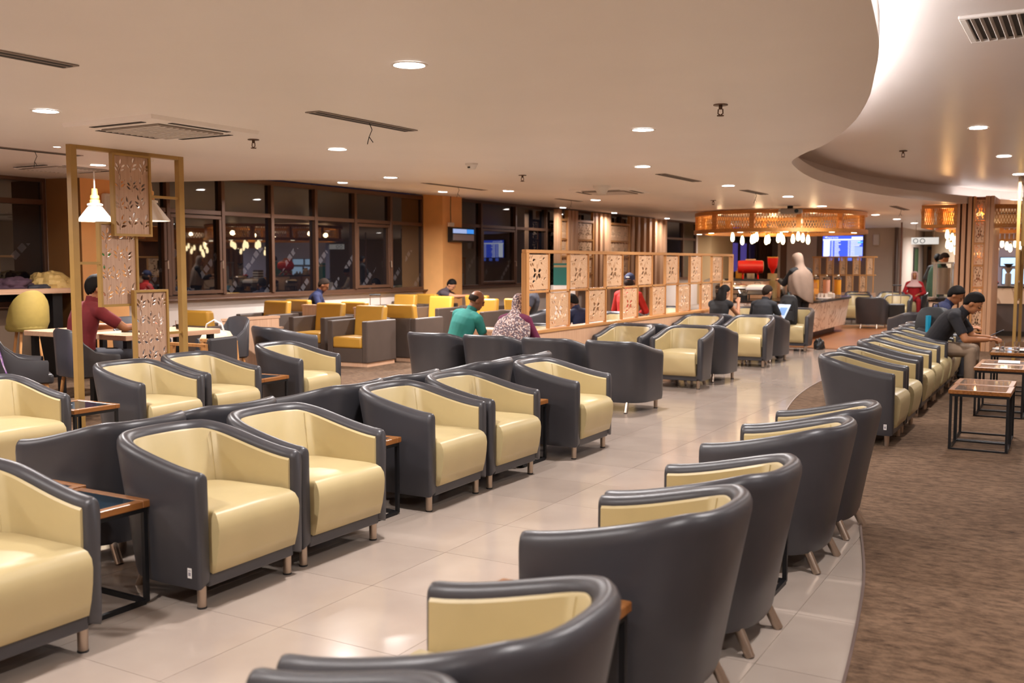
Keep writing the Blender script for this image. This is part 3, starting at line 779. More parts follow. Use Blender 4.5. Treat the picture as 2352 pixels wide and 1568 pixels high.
MB().box(-.19, .19, -.03, .03, 1.04, 1.48).build('panel', mat('dark green board', '0f5a50', .4), g_); MB().box(-.19, .19, -.034, .034, 1.40, 1.44).build('pattern_band', mat('ochre band', '9c7f58', .5), g_)
MB().box(-.22, .22, -.2, .2, 0, 1.04).build('pedestal', M_white, g_)

# ------------------------------------------------------------------ ceiling lights and fittings
LGT = None
def downlight(x, y, z, label, power=1.0, r=.078):
    global LGT
    if LGT is None:
        LGT = thing('downlight', label, 'light', (x, y, z), 0, 'recessed ceiling downlights')
        m = MB(); m.lathe([(.078, -.004), (.092, -.004), (.094, 0), (.078, 0)], n=28, cap=False); m.build('trim_ring', M_plaswhite, LGT, smooth=40)
        m = MB(); m.lathe([(.001, -.003), (.079, -.003), (.079, -.001)], n=28); m.build('diffuser', M_lamp, LGT)
    else: dup(LGT, (x, y, z), 0, label, 'recessed ceiling downlights')
    d = bpy.data.lights.new('downlight_lamp', 'AREA'); d.shape = 'DISK'; d.size = .15; d.energy = LAMP_W*power; d.color = LAMP_C; d.spread = math.radians(165)
    l = bpy.data.objects.new('downlight_lamp', d); COL.objects.link(l); l.location = (x, y, z-.03)
for a in [(-2.965, 4.114, 'big downlight nearest the camera, high left of centre'), (-2.896, 6.956, 'downlight left of the ceiling sprinkler, with a streak above it'),
          (-4.003, 9.615, 'downlight below the one with a streak, above the partition'), (-5.90, 4.167, 'downlight at the left edge above the gold frame'),
          (-5.689, 6.821, 'downlight right of the slot diffuser with dangling wires'), (-10.59, 12.82, 'downlight above the middle mullion of the dark window'),
          (-7.161, 9.542, 'downlight right of the paired ones above the window'), (-7.51, 12.90, 'downlight right of the wall-speaker pillar'),
          (-9.986, 14.84, 'downlight just above the wall-speaker pillar'), (-4.042, 12.552, 'downlight left of the tip of the curved ceiling edge'),
          (-7.10, 15.07, 'downlight above the carved partition, by the ceiling cassette'), (-3.932, 15.065, 'downlight above the buffet canopy, nearer one'),
          (-4.081, 17.92, 'downlight next to the projector on the ceiling'), (-3.862, 21.75, 'downlight right of the buffet canopy, first of a receding row'),
          (-3.826, 24.18, 'downlight right of the buffet canopy, second of a receding row'), (-3.827, 26.81, 'downlight right of the buffet canopy, third of a receding row'),
          (-9.296, 7.169, 'downlight inside the gold frame, above the white pendant'), (-11.4, 22.3, 'downlight over the slat screen, left'), (-11.4, 25.4, 'downlight over the slat screen, middle'), (-11.4, 29.4, 'downlight over the slat screen, right')]:
    downlight(a[0], a[1], ceilz(a[0], a[1])-.002, a[2], 5.0 if -10.1 < a[0] < -9.9 else .7 if a[0] < -11 else 2.1 if a[0] < -6.7 else 1.0)
for a in [(-.963, 10.573, 'downlight on the raised ceiling at right, nearest'), (-.937, 13.525, 'downlight on the raised ceiling at right, second'), (-.932, 16.40, 'downlight on the raised ceiling at the right edge')]:
    downlight(a[0], a[1], 2.776, a[2])
# unseen lamps added to light the room; two brighten the right-hand tiles and carpet
for (x, y, z) in [(-3.0, 1.2, 2.48), (-5.9, 1.4, 2.48), (-8.8, 1.6, 2.53), (-8.8, 4.3, 2.53), (-1.9, -1.8, 2.48), (-5.5, -2, 2.48), (-.05, 1.4, 2.776), (-.1, 4.2, 2.776), (2.2, 3.0, 2.776), (1.8, 7.8, 2.776), (2.0, 11, 2.776), (2.0, 14.5, 2.776), (2, 18, 2.776), (2.2, 24, 2.478), (-10.5, 33, 2.478), (-7.5, 34, 2.478), (-3.2, 31.5, 2.478)]:
    downlight(x, y, (ceilz(x, y) if x < -6.5 else z)-.002, 'unseen recessed downlight added to light the room', 2.6 if y > 22 else 1.5 if x < -6.5 else .6 if x > 1 else 1.0)
small = thing('downlight', 'tiny downlight far left above the gold frame\'s corner', 'light', (-7.924, 5.695, ceilz(-7.924, 5.695)))
m = MB(); m.lathe([(.03, -.003), (.04, -.003), (.041, 0)], n=16, cap=False); m.build('trim_ring', M_plaswhite, small); m = MB(); m.lathe([(.001, -.002), (.03, -.002), (.03, 0)], n=16); m.build('diffuser', M_lamp, small)

M_acgrey = mat('grille grey', '8d8078', .6); M_slot = mat('dark slot', '2a2522', .7)
def cassette(x, y, sx, sy, label, rz=0):
    z = ceilz(x, y); r = thing('ceiling_cassette', label, 'air conditioner', (x, y, z), rz)
    m = MB(); h = .028
    m.loft([[(-sx/2, -sy/2, 0), (sx/2, -sy/2, 0), (sx/2, sy/2, 0), (-sx/2, sy/2, 0)], [(-sx/2+.01, -sy/2+.01, -h), (sx/2-.01, -sy/2+.01, -h), (sx/2-.01, sy/2-.01, -h), (-sx/2+.01, sy/2-.01, -h)]])
    m.build('panel', M_ceil, r)
    a = .30
    MB().box(-a, a, -a, a, -h-.012, -h).build('intake_grille', M_acgrey, r, bevel=.006)
    for k in range(11): MB().box(-a+.02, a-.02, -.27+.054*k-.006, -.27+.054*k+.006, -h-.016, -h-.012).build('grille_rib', M_ceil, r)
    for dx, dy, lx, ly in ((0, .40, .27, .022), (0, -.40, .27, .022), (.38, 0, .022, .27), (-.38, 0, .022, .27)):
        MB().box(dx-lx, dx+lx, dy-ly, dy+ly, -h-.003, -h+.004).build('air_slot', M_slot, r)
cassette(-5.88, 5.10, .93, 1.0, 'four-way ceiling air conditioner above the gold frame')
cassette(-5.72, 12.6, .85, 1.0, 'four-way ceiling air conditioner above the carved partition', .1)
cassette(-10.0, 7.25, .9, .6, 'flat ceiling panel at the far left behind the gold frame')
def slot_diff(x, y0, y1, label, wire=True):
    z = ceilz(x, (y0+y1)/2)-.001; r = thing('slot_diffuser', label, 'air vent', (x, (y0+y1)/2, z)); L = (y1-y0)/2; wd = .06
    MB().box(-wd, wd, -L, L, -.006, .0).build('frame', M_acgrey, r)
    for dx in (-.03, .025): MB().box(dx-.014, dx+.014, -L+.02, L-.02, -.008, -.006).build('slot', M_slot, r)
    if wire:
        wr = MB(); wr.tube([(0, .05, -.005), (.015, .06, -.05), (.0, .045, -.10), (.03, .05, -.14)], .003, 5); wr.tube([(0, .045, -.10), (-.02, .05, -.15)], .003, 5); wr.build('loose_wire', M_slot, r)
slot_diff(-4.42, 5.05, 6.15, 'long slot diffuser with dangling wires in mid ceiling')
slot_diff(-4.456, 2.4, 3.3, 'slot diffuser at the top left edge', False)
slot_diff(-7.98, 11.4, 13.0, 'slot diffuser with a wire left of the wall speaker')
slot_diff(-4.16, 10.5, 11.7, 'slot diffuser left of the curved ceiling tip', False)
slot_diff(-8.5, 5.3, 6.35, 'slot diffuser with a loose wire at far left, behind the gold post')
slot_diff(-7.93, 15.3, 16.2, 'slot diffuser above the near window bays'); slot_diff(-4.1, 13.4, 14.4, 'slot diffuser with a wire above the canopy')
slot_diff(-3.0, 18.5, 20, 'slot diffuser with a wire right of the canopy')
def sprinkler(x, y, z, label):
    r = thing('sprinkler', label, 'sprinkler', (x, y, z), 0, 'ceiling sprinklers')
    m = MB(); m.lathe([(.001, -.006), (.045, -.006), (.045, 0)], n=16); m.build('escutcheon', M_bronze, r)
    m = MB(); m.tube([(0, 0, -.006), (0, 0, -.03)], .012, 8); m.tube([(-.014, 0, -.028), (-.016, 0, -.055), (0, 0, -.066)], .004, 5); m.tube([(.014, 0, -.028), (.016, 0, -.055), (0, 0, -.066)], .004, 5); m.lathe([(.001, -.072), (.022, -.072), (.022, -.066)], n=12); m.build('head', M_bronze, r)
for a in [(-2.027, 6.113, 2.48, 'ceiling sprinkler between the big downlight and the curved edge'), (-5.831, 5.958, 2.48, 'ceiling sprinkler right of the near air conditioner'),
          (-5.575, 9.892, 2.48, 'ceiling sprinkler right of the smoke detector'), (-2.1, 8.75, 2.776, 'ceiling sprinkler on the raised ceiling, nearer'), (-1.9, 12.3, 2.776, 'ceiling sprinkler on the raised ceiling, farther'), (-5.2, 15.4, 2.48, 'ceiling sprinkler above the partition\'s far part')]: sprinkler(*a)
def detector(x, y, z, label):
    r = thing('smoke_detector', label, 'smoke detector', (x, y, z)); m = MB(); m.lathe([(.001, -.062), (.035, -.06), (.045, -.045), (.052, -.02), (.062, -.018), (.062, 0)], n=20); m.build('housing', M_plaswhite, r, smooth=40)
    MB().box(-.012, .012, -.055, -.046, -.05, -.035).build('vent', M_slot, r)
detector(-5.355, 8.47, 2.48, 'white smoke detector on the ceiling above the dark windows')
r = thing('ceiling_plate', 'flat round ceiling plate right of the smoke detector', 'cover plate', (-5.504, 9.254, 2.48)); m = MB(); m.lathe([(.001, -.008), (.10, -.006), (.11, 0)], n=24); m.build('disc', M_ceil, r)
r = thing('ceiling_speaker', 'cone-shaped white fitting hanging at the far air conditioner', 'speaker', (-5.45, 11.75, 2.48)); m = MB(); m.lathe([(.11, -.03), (.12, 0)], n=20); m.lathe([(.05, -.11), (.10, -.03)], n=20); m.build('cone', M_plaswhite, r, smooth=30)
# return air grille on the raised ceiling
r = thing('ceiling_grille', 'white louvred air grille in the raised ceiling at top right', 'air vent', (.04, 6.10, 2.78), 0)
gx, gy = .68, .34
for (a, b, c, d) in ((-gx, gx, -gy, -gy+.035), (-gx, gx, gy-.035, gy), (-gx, -gx+.035, -gy+.035, gy-.035), (gx-.035, gx, -gy+.035, gy-.035)): MB().box(a, b, c, d, -.018, 0).build('frame', M_plaswhite, r, bevel=.004, seg=1)
MB().box(-gx+.03, gx-.03, -gy+.03, gy-.03, -.002, .0).build('backing', M_slot, r)
for k in range(28):
    x = -gx+.06+k*.0435; m = MB(); m.bar((x, -gy+.035, -.010), (x, gy-.035, -.010), .004, .022, up=(.5, 0, 1)); m.build('louvre', M_plaswhite, r)
r = thing('projector', 'grey projector hanging from the ceiling before the canopy', 'projector', (-4.55, 17.6, 2.48), .4)
m = MB(); m.tube([(0, 0, 0), (0, 0, -.05)], .05, 12); m.build('mount', M_plasblack, r); MB().box(-.19, .19, -.15, .15, -.14, -.05).build('body', mat('projector grey', '9b938c', .4), r, bevel=.03, seg=3); m = MB(); m.tube([(.08, -.15, -.095), (.08, -.175, -.095)], .035, 14); m.build('lens', M_dglass, r)

# wall fittings on the piers
r = thing('wall_tv', 'small black and silver screen unit hung on the ochre pillar', 'screen', (-11.68, 17.95, 0), 0)
m = MB(); m.loft([[(0, -.42, 1.92), (.12, -.42, 1.95), (.12, -.42, 2.22), (0, -.42, 2.24)], [(0, .42, 1.92), (.12, .42, 1.95), (.12, .42, 2.22), (0, .42, 2.24)]]); m.build('housing', M_plasblack, r)
MB().box(.12, .135, -.40, .40, 1.96, 2.09).build('lower_bar', mat('silver panel', 'b9aeb0', .3, metal=.6), r); MB().box(.12, .13, -.40, .12, 2.11, 2.20).build('display', emis('pale screen', (.45, .55, .9), .8), r); MB().box(.12, .131, .14, .40, 2.11, 2.20).build('display', emis('blue screen', (.05, .3, .9), .9), r)
m = MB(); m.tube([(.02, -.33, 2.25), (.02, -.34, 2.6), (.02, -.33, 2.9)], .008, 6); m.build('cable', M_plasblack, r); MB().box(0, .06, -.42, -.26, 2.25, 2.33).build('socket_box', M_plaswhite, r)
r = thing('wall_speaker', 'white box speaker on the ochre wall behind the pendant lamps', 'speaker', (-11.49, 8.98, 0)); MB().box(0, .10, -.10, .12, 2.02, 2.42).build('housing', M_plaswhite, r, bevel=.03, seg=3); MB().box(.10, .104, -.08, .10, 2.05, 2.39).build('grille', mat('light grille', 'd9d2cb', .7), r)
r = thing('exit_sign', 'small green exit sign on the ochre wall beside the frame', 'sign', (-11.49, 8.93, 0)); MB().box(0, .02, -.09, .09, 1.42, 1.62).build('plate', mat('exit green', '1d8a3c', .5), r)
m = MB(); m.cbox((.022, 0, 1.57), (.004, .10, .03)); m.cbox((.022, .0, 1.52), (.004, .12, .025)); m.cbox((.022, .0, 1.47), (.004, .10, .02)); m.build('white_pictogram', M_plaswhite, r)
r = thing('wall_speaker', 'white box speaker on the beige far wall', 'speaker', (-5.32, 30.1, 0)); MB().box(-.09, .09, 0, .1, 1.98, 2.30).build('housing', M_plaswhite, r, bevel=.04, seg=3)

# pendants over the wooden table
def pendant(x, y, zb, label, on):
    zc = ceilz(x, y); r = thing('pendant_lamp', label, 'lamp', (x, y, 0), 0, 'white cone pendants over the wooden table')
    m = MB(); m.lathe([(.001, zc-.03), (.06, zc-.03), (.065, zc)], n=20); m.build('canopy', M_plaswhite, r, smooth=40)
    m = MB(); m.tube([(0, 0, zb+.36), (0, 0, zc-.03)], .008, 8); m.build('cord', M_plaswhite, r)
    m = MB(); m.lathe([(.001, zb+.37), (.03, zb+.37), (.035, zb+.30), (.05, zb+.29), (.05, zb+.26), (.042, zb+.25), (.055, zb+.24), (.055, zb+.21), (.001, zb+.20)], n=20); m.build('wood_holder', mat('beech holder', 'd9a35c', .4), r, smooth=35)
    m = MB(); m.lathe([(.045, zb+.21), (.085, zb+.20), (.085, zb+.18), (.07, zb+.175), (.195, zb+.01), (.198, zb), (.190, zb+.002), (.06, zb+.17)], n=32, cap=False); sh = m.build('shade', mat('white enamel', 'efe9e2', .35), r, smooth=35)
    b = MB(); b.ell((0, 0, zb+.10), (.045, .045, .06)); b.build('bulb', emis('pendant bulb', (1, .85, .6), 20.0), r, smooth=60)
    d = bpy.data.lights.new('pendant_light', 'POINT'); d.energy = 7; d.color = (1, .80, .56); d.shadow_soft_size = .05
    l = bpy.data.objects.new('pendant_light', d); COL.objects.link(l); l.location = (x, y, zb+.03)
pendant(-9.8, 7.5, 1.96, 'white cone pendant lamp on the left, lit from the side', 1)
pendant(-8.05, 6.78, 1.905, 'white cone pendant lamp right of the carved panel', 1)

# ------------------------------------------------------------------ buffet island with canopy
def rrect(x0, x1, y0, y1, r, n=6):
    out = []
    for cx, cy, a0 in ((x1-r, y1-r, 0), (x0+r, y1-r, PI/2), (x0+r, y0+r, PI), (x1-r, y0+r, 1.5*PI)):
        for k in range(n+1): a = a0+PI/2*k/n; out.append((cx+r*math.cos(a), cy+r*math.sin(a)))
    return out
def island(name, label, x0, x1, y0, y1, h, r):
    root = thing(name, label, 'counter', (0, 0, 0))
    top = rrect(x0, x1, y0, y1, r); bot = rrect(x0+.12, x1-.12, y0+.12, y1-.12, r*.85); pl = rrect(x0+.32, x1-.32, y0+.32, y1-.32, r*.7)
    m = MB(); m.loft([[(x, y, 0.012) for x, y in pl], [(x, y, .17) for x, y in pl]]); m.build('plinth', mat('dark plinth', '4a382f', .5), root, smooth=30)
    m = MB(); m.loft([[(x, y, .165) for x, y in bot], [(x, y, h-.045) for x, y in rrect(x0+.03, x1-.03, y0+.03, y1-.03, r)]]); m.build('marble_front', M_marble, root, smooth=30)
    m = MB(); m.loft([[(x, y, h-.045) for x, y in top], [(x, y, h) for x, y in top]]); m.build('worktop', mat('dark stone top', '2b2623', .2), root, smooth=30)
    return root
island('buffet_counter', 'buffet island with white marble front and dark stone top', -6.75, -4.40, 18.75, 22.95, .77, .75)
M_can = wood('canopy timber', 'b9793a', 'd2934f', 'X', .7)
def canopy_ring(name, label, cx, cy, rx, ry, a0, a1, nseg, z0, z1):
    root = thing(name, label, 'canopy', (cx, cy, 0)); N = nseg*6
    P = lambda t, k=1.0: (rx*k*math.cos(t), ry*k*math.sin(t))
    ts = [a0+(a1-a0)*i/N for i in range(N+1)]
    for (za, zb, k0, k1, nm) in ((z0, z0+.07, .90, 1.03, 'lower_ring'), (z1-.07, z1, .92, 1.02, 'upper_ring')):
        m = MB(); m.loft([[(*P(t, k0), za), (*P(t, k1), za), (*P(t, k1), zb), (*P(t, k0), zb)] for t in ts], cap=True); m.build(nm, M_can, root, smooth=30)
    for s in range(nseg+1 if a1-a0 < 6.2 else nseg):
        t = a0+(a1-a0)*s/nseg; x, y = P(t, .985); MB().box(x-.045, x+.045, y-.045, y+.045, z0+.07, z1-.07).build('post', M_can, root)
    m = MB(); zz0, zz1 = z0+.07, z1-.07
    M = nseg*16
    for i in range(M):
        for dr in (2.2, -2.2):
            ta = a0+(a1-a0)*(i+.5)/M; tb = ta+dr*(a1-a0)/M
            x, y = P(ta, .99); u, v = P(tb, .99); m.bar((x, y, zz0), (u, v, zz1), .010, .004, up=(x, y, 0))
    l = m.build('woven_lattice', mat('cane lattice', 'c98f45', .5), root); l['kind'] = 'stuff'
    return root
canopy_ring('buffet_canopy', 'round timber canopy with woven cane lattice above the buffet', -5.42, 20.2, 1.62, 1.95, 0, 2*PI, 12, 2.06, 2.47)
for k, (a, rr_) in enumerate([(PI*1.25, .5), (PI*1.5, .55), (PI*1.75, .5), (.3, .6), (2.0, .5), (3.2, .5)]):
    d = bpy.data.lights.new('canopy_lamp', 'POINT'); d.energy = 11; d.color = (1, .70, .38); d.shadow_soft_size = .06
    l = bpy.data.objects.new('canopy_lamp', d); COL.objects.link(l); l.location = (-5.42+1.62*.8*math.cos(a), 20.2+1.95*.8*math.sin(a), 2.25)
for i, a in enumerate([PI*1.15, PI*1.3, PI*1.45, PI*1.62, PI*1.8, PI*1.93]):
    r = thing('canopy_spot', 'small warm spotlight under the buffet canopy ring', 'light', (-5.42+1.56*math.cos(a), 20.2+1.88*math.sin(a), 2.06), 0, 'canopy spotlights')
    m = MB(); m.lathe([(.001, -.006), (.05, -.006), (.05, 0)], n=14); m.build('diffuser', emis('warm spot', (1, .85, .6), 8), r)
def bulb(x, y, z, zc, label, group):
    r = thing('pendant_bulb', label, 'lamp', (x, y, z), 0, group)
    m = MB(); m.tube([(0, 0, .13), (0, 0, zc-z)], .004, 5); m.build('cord', M_plasblack, r)
    m = MB(); m.lathe([(.012, .09), (.018, .095), (.018, .13), (.010, .135)], n=10); m.build('socket', mat('brass', 'b08a3e', .3, metal=.9), r)
    m = MB(); m.lathe([(.001, -.085), (.02, -.078), (.036, -.045), (.038, -.01), (.029, .05), (.014, .09)], n=14); m.build('glass_bulb', M_bulb, r, smooth=60)
gB_ = 'teardrop bulbs under the buffet canopy'
for k in range(14):
    bulb(-5.95+.105*k+.05*((k*7) % 3-1), 18.95+.5*((k*5) % 4)/4, 1.98-.06*((k*3) % 4)/3, 2.46, 'glowing teardrop bulb in the row under the buffet canopy', gB_)

# second buffet behind the slatted pillar
island('second_counter', 'second marble counter with dark top left of the slatted pillar', -2.75, -1.95, 20.9, 23.6, .77, .3)
r = canopy_ring('second_canopy', 'timber canopy with cane lattice joined to the slatted pillar', -1.55, 20.6, 0.95, 2.0, 0, 2*PI, 8, 2.08, 2.47)
r = thing('lattice_box', 'square lattice lamp box beside the slatted pillar', 'lamp box', (-2.23, 18.4, 0))
for (a, b, c, d) in ((-.28, .28, 2.08, 2.14), (-.28, .28, 2.41, 2.47), (-.28, -.23, 2.14, 2.41), (.23, .28, 2.14, 2.41)): MB().box(a, b, -.03, .03, c, d).build('frame', M_can, r)
for xx in (-.255, .255): MB().box(xx-.025, xx+.025, .03, 1.2, 2.08, 2.47).build('side_panel', M_can, r)
m = MB()
for k in range(16):
    for s in (1, -1): m.bar((-.25+.033*k-.0, 0, 2.14), (-.25+.033*k+s*.05, 0, 2.41), .008, .003, up=(0, 1, 0))
l = m.build('cane_lattice', MATS['cane lattice'], r); l['kind'] = 'stuff'
for (x, y, z, e) in ((-2.2, 18.9, 2.28, 8), (-2.0, 21.2, 2.2, 14), (-1.0, 20.2, 2.2, 10)):
    d = bpy.data.lights.new('box_lamp', 'POINT'); d.energy = e; d.color = (1, .55, .2); d.shadow_soft_size = .06
    l = bpy.data.objects.new('box_lamp', d); COL.objects.link(l); l.location = (x, y, z)
for k in range(6): bulb(-2.34+.075*(k % 3), 20.55+.10*(k % 2), 2.02-.06*k, 2.46, 'glowing teardrop bulb in the cluster beside the slatted pillar', 'bulbs beside the slatted pillar')
r = thing('slatted_pillar', 'square pillar clad in timber slats with a lit carved strip', 'pillar', (-1.68, 19.1, 0))
MB().box(-.20, .20, -.46, .62, 0, 2.6).build('core', mat('brown core', '6b4a35', .6), r)
MB().box(-.29, .0, -.64, -.46, 0, 2.6).build('core', MATS['brown core'], r); MB().box(.19, .28, -.64, -.46, 0, 2.6).build('core', MATS['brown core'], r)
for x in (-.255, -.165, -.075, .20, .265): MB().box(x-.030, x+.030, -.72, -.62, 0, 2.6).build('slat', M_slat, r, bevel=.004, seg=1)
for y in (-.58, -.46, -.34, -.22, -.10, .02, .14, .26, .38, .50, .6): MB().box(.20, .29, y-.03, y+.03, 0, 2.6).build('slat', M_slat, r, bevel=.004, seg=1)
for x in (-.012, .172): MB().box(x-.016, x+.016, -.70, -.46, 0, 2.6).build('strip_post', M_oak, r)
for k in range(6):
    p = obj('carved_panel', ME_P, r); p.location = (.006, -.655, .35+.37*k); p.scale = (.30, 1, .86)
    MB().box(.0, .16, -.67, -.60, .33+.37*k-.012, .33+.37*k+.012).build('strip_rail', M_oakx, r)
for (z, e) in ((1.0, 1.6), (1.65, 1.8), (2.3, 2.4)):
    d = bpy.data.lights.new('strip_lamp', 'POINT'); d.energy = e; d.color = (1, .6, .25); d.shadow_soft_size = .02
    l = bpy.data.objects.new('strip_lamp', d); COL.objects.link(l); l.location = (-1.60, 18.56, z)

# ------------------------------------------------------------------ things on the buffet
M_red = mat('red enamel', 'd3231c', .3); M_amber = mat('amber tea', 'c98a2c', .15); M_orange = mat('orange crate', 'd9953f', .5); M_cblk = mat('black burner', '201d1b', .5)
Zb = .771
def bthing(name, label, cat, x, y, z=Zb, rz=0, group=None): return thing(name, label, cat, (x, y, z), rz, group)
for (x, y, l) in [(-5.95, 20.0, 'low wooden riser under the red barrel'), (-5.55, 21.2, 'low wooden riser at the back of the buffet'), (-6.25, 20.6, 'low wooden riser under the amber jars')]:
    r = bthing('riser', l, 'riser', x, y, group='buffet risers'); MB().box(-.33, .33, -.22, .22, 0, .36).build('box', M_palex, r, bevel=.005, seg=1); MB().box(-.35, .35, -.24, .24, .36, .385).build('board', M_cblk, r)
r = bthing('barrel_dispenser', 'red barrel lying on crossed red legs on the buffet', 'barrel', -5.95, 20.0, Zb+.385, .35)
m = MB(); m.loft([[(x, .13*k*math.cos(a), .25+.13*k*math.sin(a)) for a in [2*PI*j/20 for j in range(20)]] for x, k in ((-.25, .85), (-.24, .97), (-.1, 1.02), (.1, 1.02), (.24, .97), (.25, .85))]); m.build('barrel', M_red, r, smooth=40)
m = MB(); m.loft([[(x, .11*math.cos(a), .25+.11*math.sin(a)) for a in [2*PI*j/20 for j in range(20)]] for x in (.25, .258)]); m.build('end_cap', M_cream, r)
MB().box(-.1, .1, -.04, .04, .38, .41).build('handle', M_palex, r)
for x in (-.15, .15):
    m = MB(); m.bar((x, -.12, 0), (x, .10, .17), .025); m.bar((x, .12, 0), (x, -.10, .17), .025); m.build('leg', M_red, r)
r = bthing('cup_dispenser', 'tall red cup-shaped dispenser behind the barrel', 'dispenser', -5.62, 20.45, Zb)
MB().box(-.08, .08, -.08, .08, 0, .50).build('stand', M_cream, r); m = MB(); m.lathe([(.001, .5), (.03, .5), (.05, .58), (.085, .62), (.10, .70), (.11, .82), (.001, .82)], n=20); m.build('cup', M_red, r, smooth=35)
m = MB(); m.lathe([(.001, .82), (.112, .82), (.112, .84), (.001, .84)], n=20); m.build('rim', M_orange, r)
def chafer(x, y, l, rz=.1, lid=M_plaswhite):
    r = bthing('chafing_dish', l, 'dish', x, y, rz=rz, group='chafing dishes on the buffet')
    MB().box(-.20, .20, -.14, .14, .10, .19).build('pan', M_steel, r, bevel=.015); m = MB()
    for sx in (-.18, .18):
        for sy in (-.12, .12): m.bar((sx, sy, 0), (sx, sy, .12), .02)
    m.build('stand', M_cblk, r); m = MB(); m.loft([[(a*.21*k, b*.15*k, z) for a, b in ((-1,-1),(1,-1),(1,1),(-1,1))] for z, k in ((.19, 1), (.25, .96), (.29, .75), (.30, .4))]); m.build('lid', lid, r, bevel=.02)
    m = MB(); m.tube([(-.06, 0, .30), (-.05, 0, .335), (.05, 0, .335), (.06, 0, .30)], .01, 6); m.build('handle', M_steel, r)
chafer(-5.55, 19.15, 'white-lidded chafing dish left of the steel pot')
chafer(-6.0, 19.35, 'shiny chafing dish second from the left on the buffet', .3, M_steel)
chafer(-6.35, 19.75, 'shiny chafing dish at the left end of the buffet', .7, M_steel)
for k, (x, y) in enumerate([(-5.78, 18.98), (-6.2, 19.15), (-5.3, 18.97)]):
    r = bthing('burner', ['black burner before the white-lidded dish', 'black burner near the buffet\'s left end', 'black burner rack left of the steel pot'][k], 'burner', x, y, group='buffet burners')
    m = MB(); m.lathe([(.08, 0), (.09, .09), (.06, .13), (.001, .13)], n=14); m.build('body', M_cblk, r, smooth=30)
    for q in range(4): a = q*PI/2; m = MB(); m.tube([(.06*math.cos(a), .06*math.sin(a), .13), (.09*math.cos(a), .09*math.sin(a), .19)], .008, 5); m.build('prong', M_steel, r)
r = bthing('stock_pot', 'tall stainless steel soup pot beside the woman in headscarf', 'pot', -5.0, 19.3)
m = MB(); m.lathe([(.001, .02), (.15, .02), (.155, .06), (.155, .30), (.165, .31), (.165, .33), (.001, .33)], n=28); m.build('pot', M_steel, r, smooth=35); m = MB(); m.lathe([(.166, .33), (.15, .36), (.03, .375), (.001, .375)], n=28); l = m.build('lid', M_chrome, r, smooth=35)
m = MB(); m.tube([(-.03, 0, .375), (-.03, 0, .40), (.03, 0, .40), (.03, 0, .375)], .008, 6); m.build('knob', M_plasblack, l); MB().box(.155, .20, -.03, .03, .22, .25).build('handle', M_plasblack, r)
def jar(x, y, z, h, rad, m_, l, grp='glass jars on the buffet'):
    r = bthing('glass_jar', l, 'jar', x, y, z, group=grp)
    m = MB(); m.lathe([(.001, 0), (rad*.9, 0), (rad, .01), (rad, h*.7), (rad*.6, h*.82), (rad*.6, h*.88), (.001, h*.88)], n=18); m.build('jar', m_, r, smooth=40); m = MB(); m.lathe([(rad*.66, h*.86), (rad*.66, h), (.001, h)], n=16); m.build('lid', M_palex, r, smooth=40)
jar(-6.35, 20.6, Zb+.385, .22, .09, M_amber, 'amber jar on the riser, left one'); jar(-6.12, 20.6, Zb+.385, .19, .08, mat('pale jar', 'd9cbb0', .2), 'pale jar on the riser right of the amber one')
jar(-4.62, 19.62, Zb, .20, .06, M_amber, 'amber drink jar at the right end of the buffet'); jar(-4.74, 19.5, Zb, .17, .05, mat('milky jar', 'e6ddd0', .2), 'small white jar at the right end of the buffet')
r = bthing('coffee_dispenser', 'dark striped coffee dispenser behind the woman in headscarf', 'dispenser', -5.05, 19.9)
MB().box(-.10, .10, -.10, .10, 0, .52).build('body', mat('grey striped body', '5a4f52', .4), r, bevel=.02)
for k in range(3): MB().box(-.104, .104, -.104, .104, .30+.07*k, .33+.07*k).build('band', M_plaswhite, r)
for k, (x, y, z, rz, l) in enumerate([(-4.86, 19.75, Zb, .1, 'orange bread crate at the buffet\'s right, lowest'), (-4.84, 19.95, Zb+.11, .25, 'orange bread crate lying tilted on the lowest one'), (-4.95, 20.2, Zb+.22, .0, 'orange bread crate on top at the back')]):
    r = bthing('bread_crate', l, 'crate', x, y, z, rz, 'bread crates'); m = MB(); m.box(-.26, .26, -.16, .16, 0, .015)
    for a, b, c, d in ((-.26, .26, -.16, -.145), (-.26, .26, .145, .16), (-.26, -.245, -.145, .145), (.245, .26, -.145, .145)): m.box(a, b, c, d, .015, .10)
    m.build('crate', M_orange, r); m = MB()
    for q in range(4): m.ell((-.18+.12*q, 0, .06), (.055, .12, .045), 10, 6)
    m.build('bread', mat('golden crust', 'd8a04a', .6), r, smooth=60)
for k in range(4):
    r = bthing('juice_dispenser', 'chrome-topped juice dispenser on the buffet, %s from the left' % ['first', 'second', 'third', 'fourth'][k], 'dispenser', -5.25+.21*k, 21.6+.1*k, group='juice dispensers')
    m = MB(); m.lathe([(.08, 0), (.08, .04), (.001, .04)], n=16); m.build('base', M_chrome, r); m = MB(); m.lathe([(.075, .04), (.075, .36), (.001, .36)], n=16); m.build('tank', M_amber if k % 2 else mat('pink juice', 'cf9a84', .15), r, smooth=40)
    m = MB(); m.lathe([(.08, .36), (.08, .40), (.02, .42), (.001, .42)], n=16); m.ell((0, 0, .44), (.03, .03, .03), 10, 6); m.build('top', M_steel, r, smooth=40)
r = bthing('tray', 'white serving tray with cups at the right end of the buffet', 'tray', -4.62, 20.3); MB().box(-.2, .2, -.15, .15, 0, .03).build('tray', M_plaswhite, r, bevel=.01)
for k in range(4): m = MB(); m.lathe([(.025, .03), (.04, .11), (.036, .11), (.001, .04)], (-.12+.08*k, .03*(k % 2), 0), 12); m.build('cup', M_plaswhite, r, smooth=40)
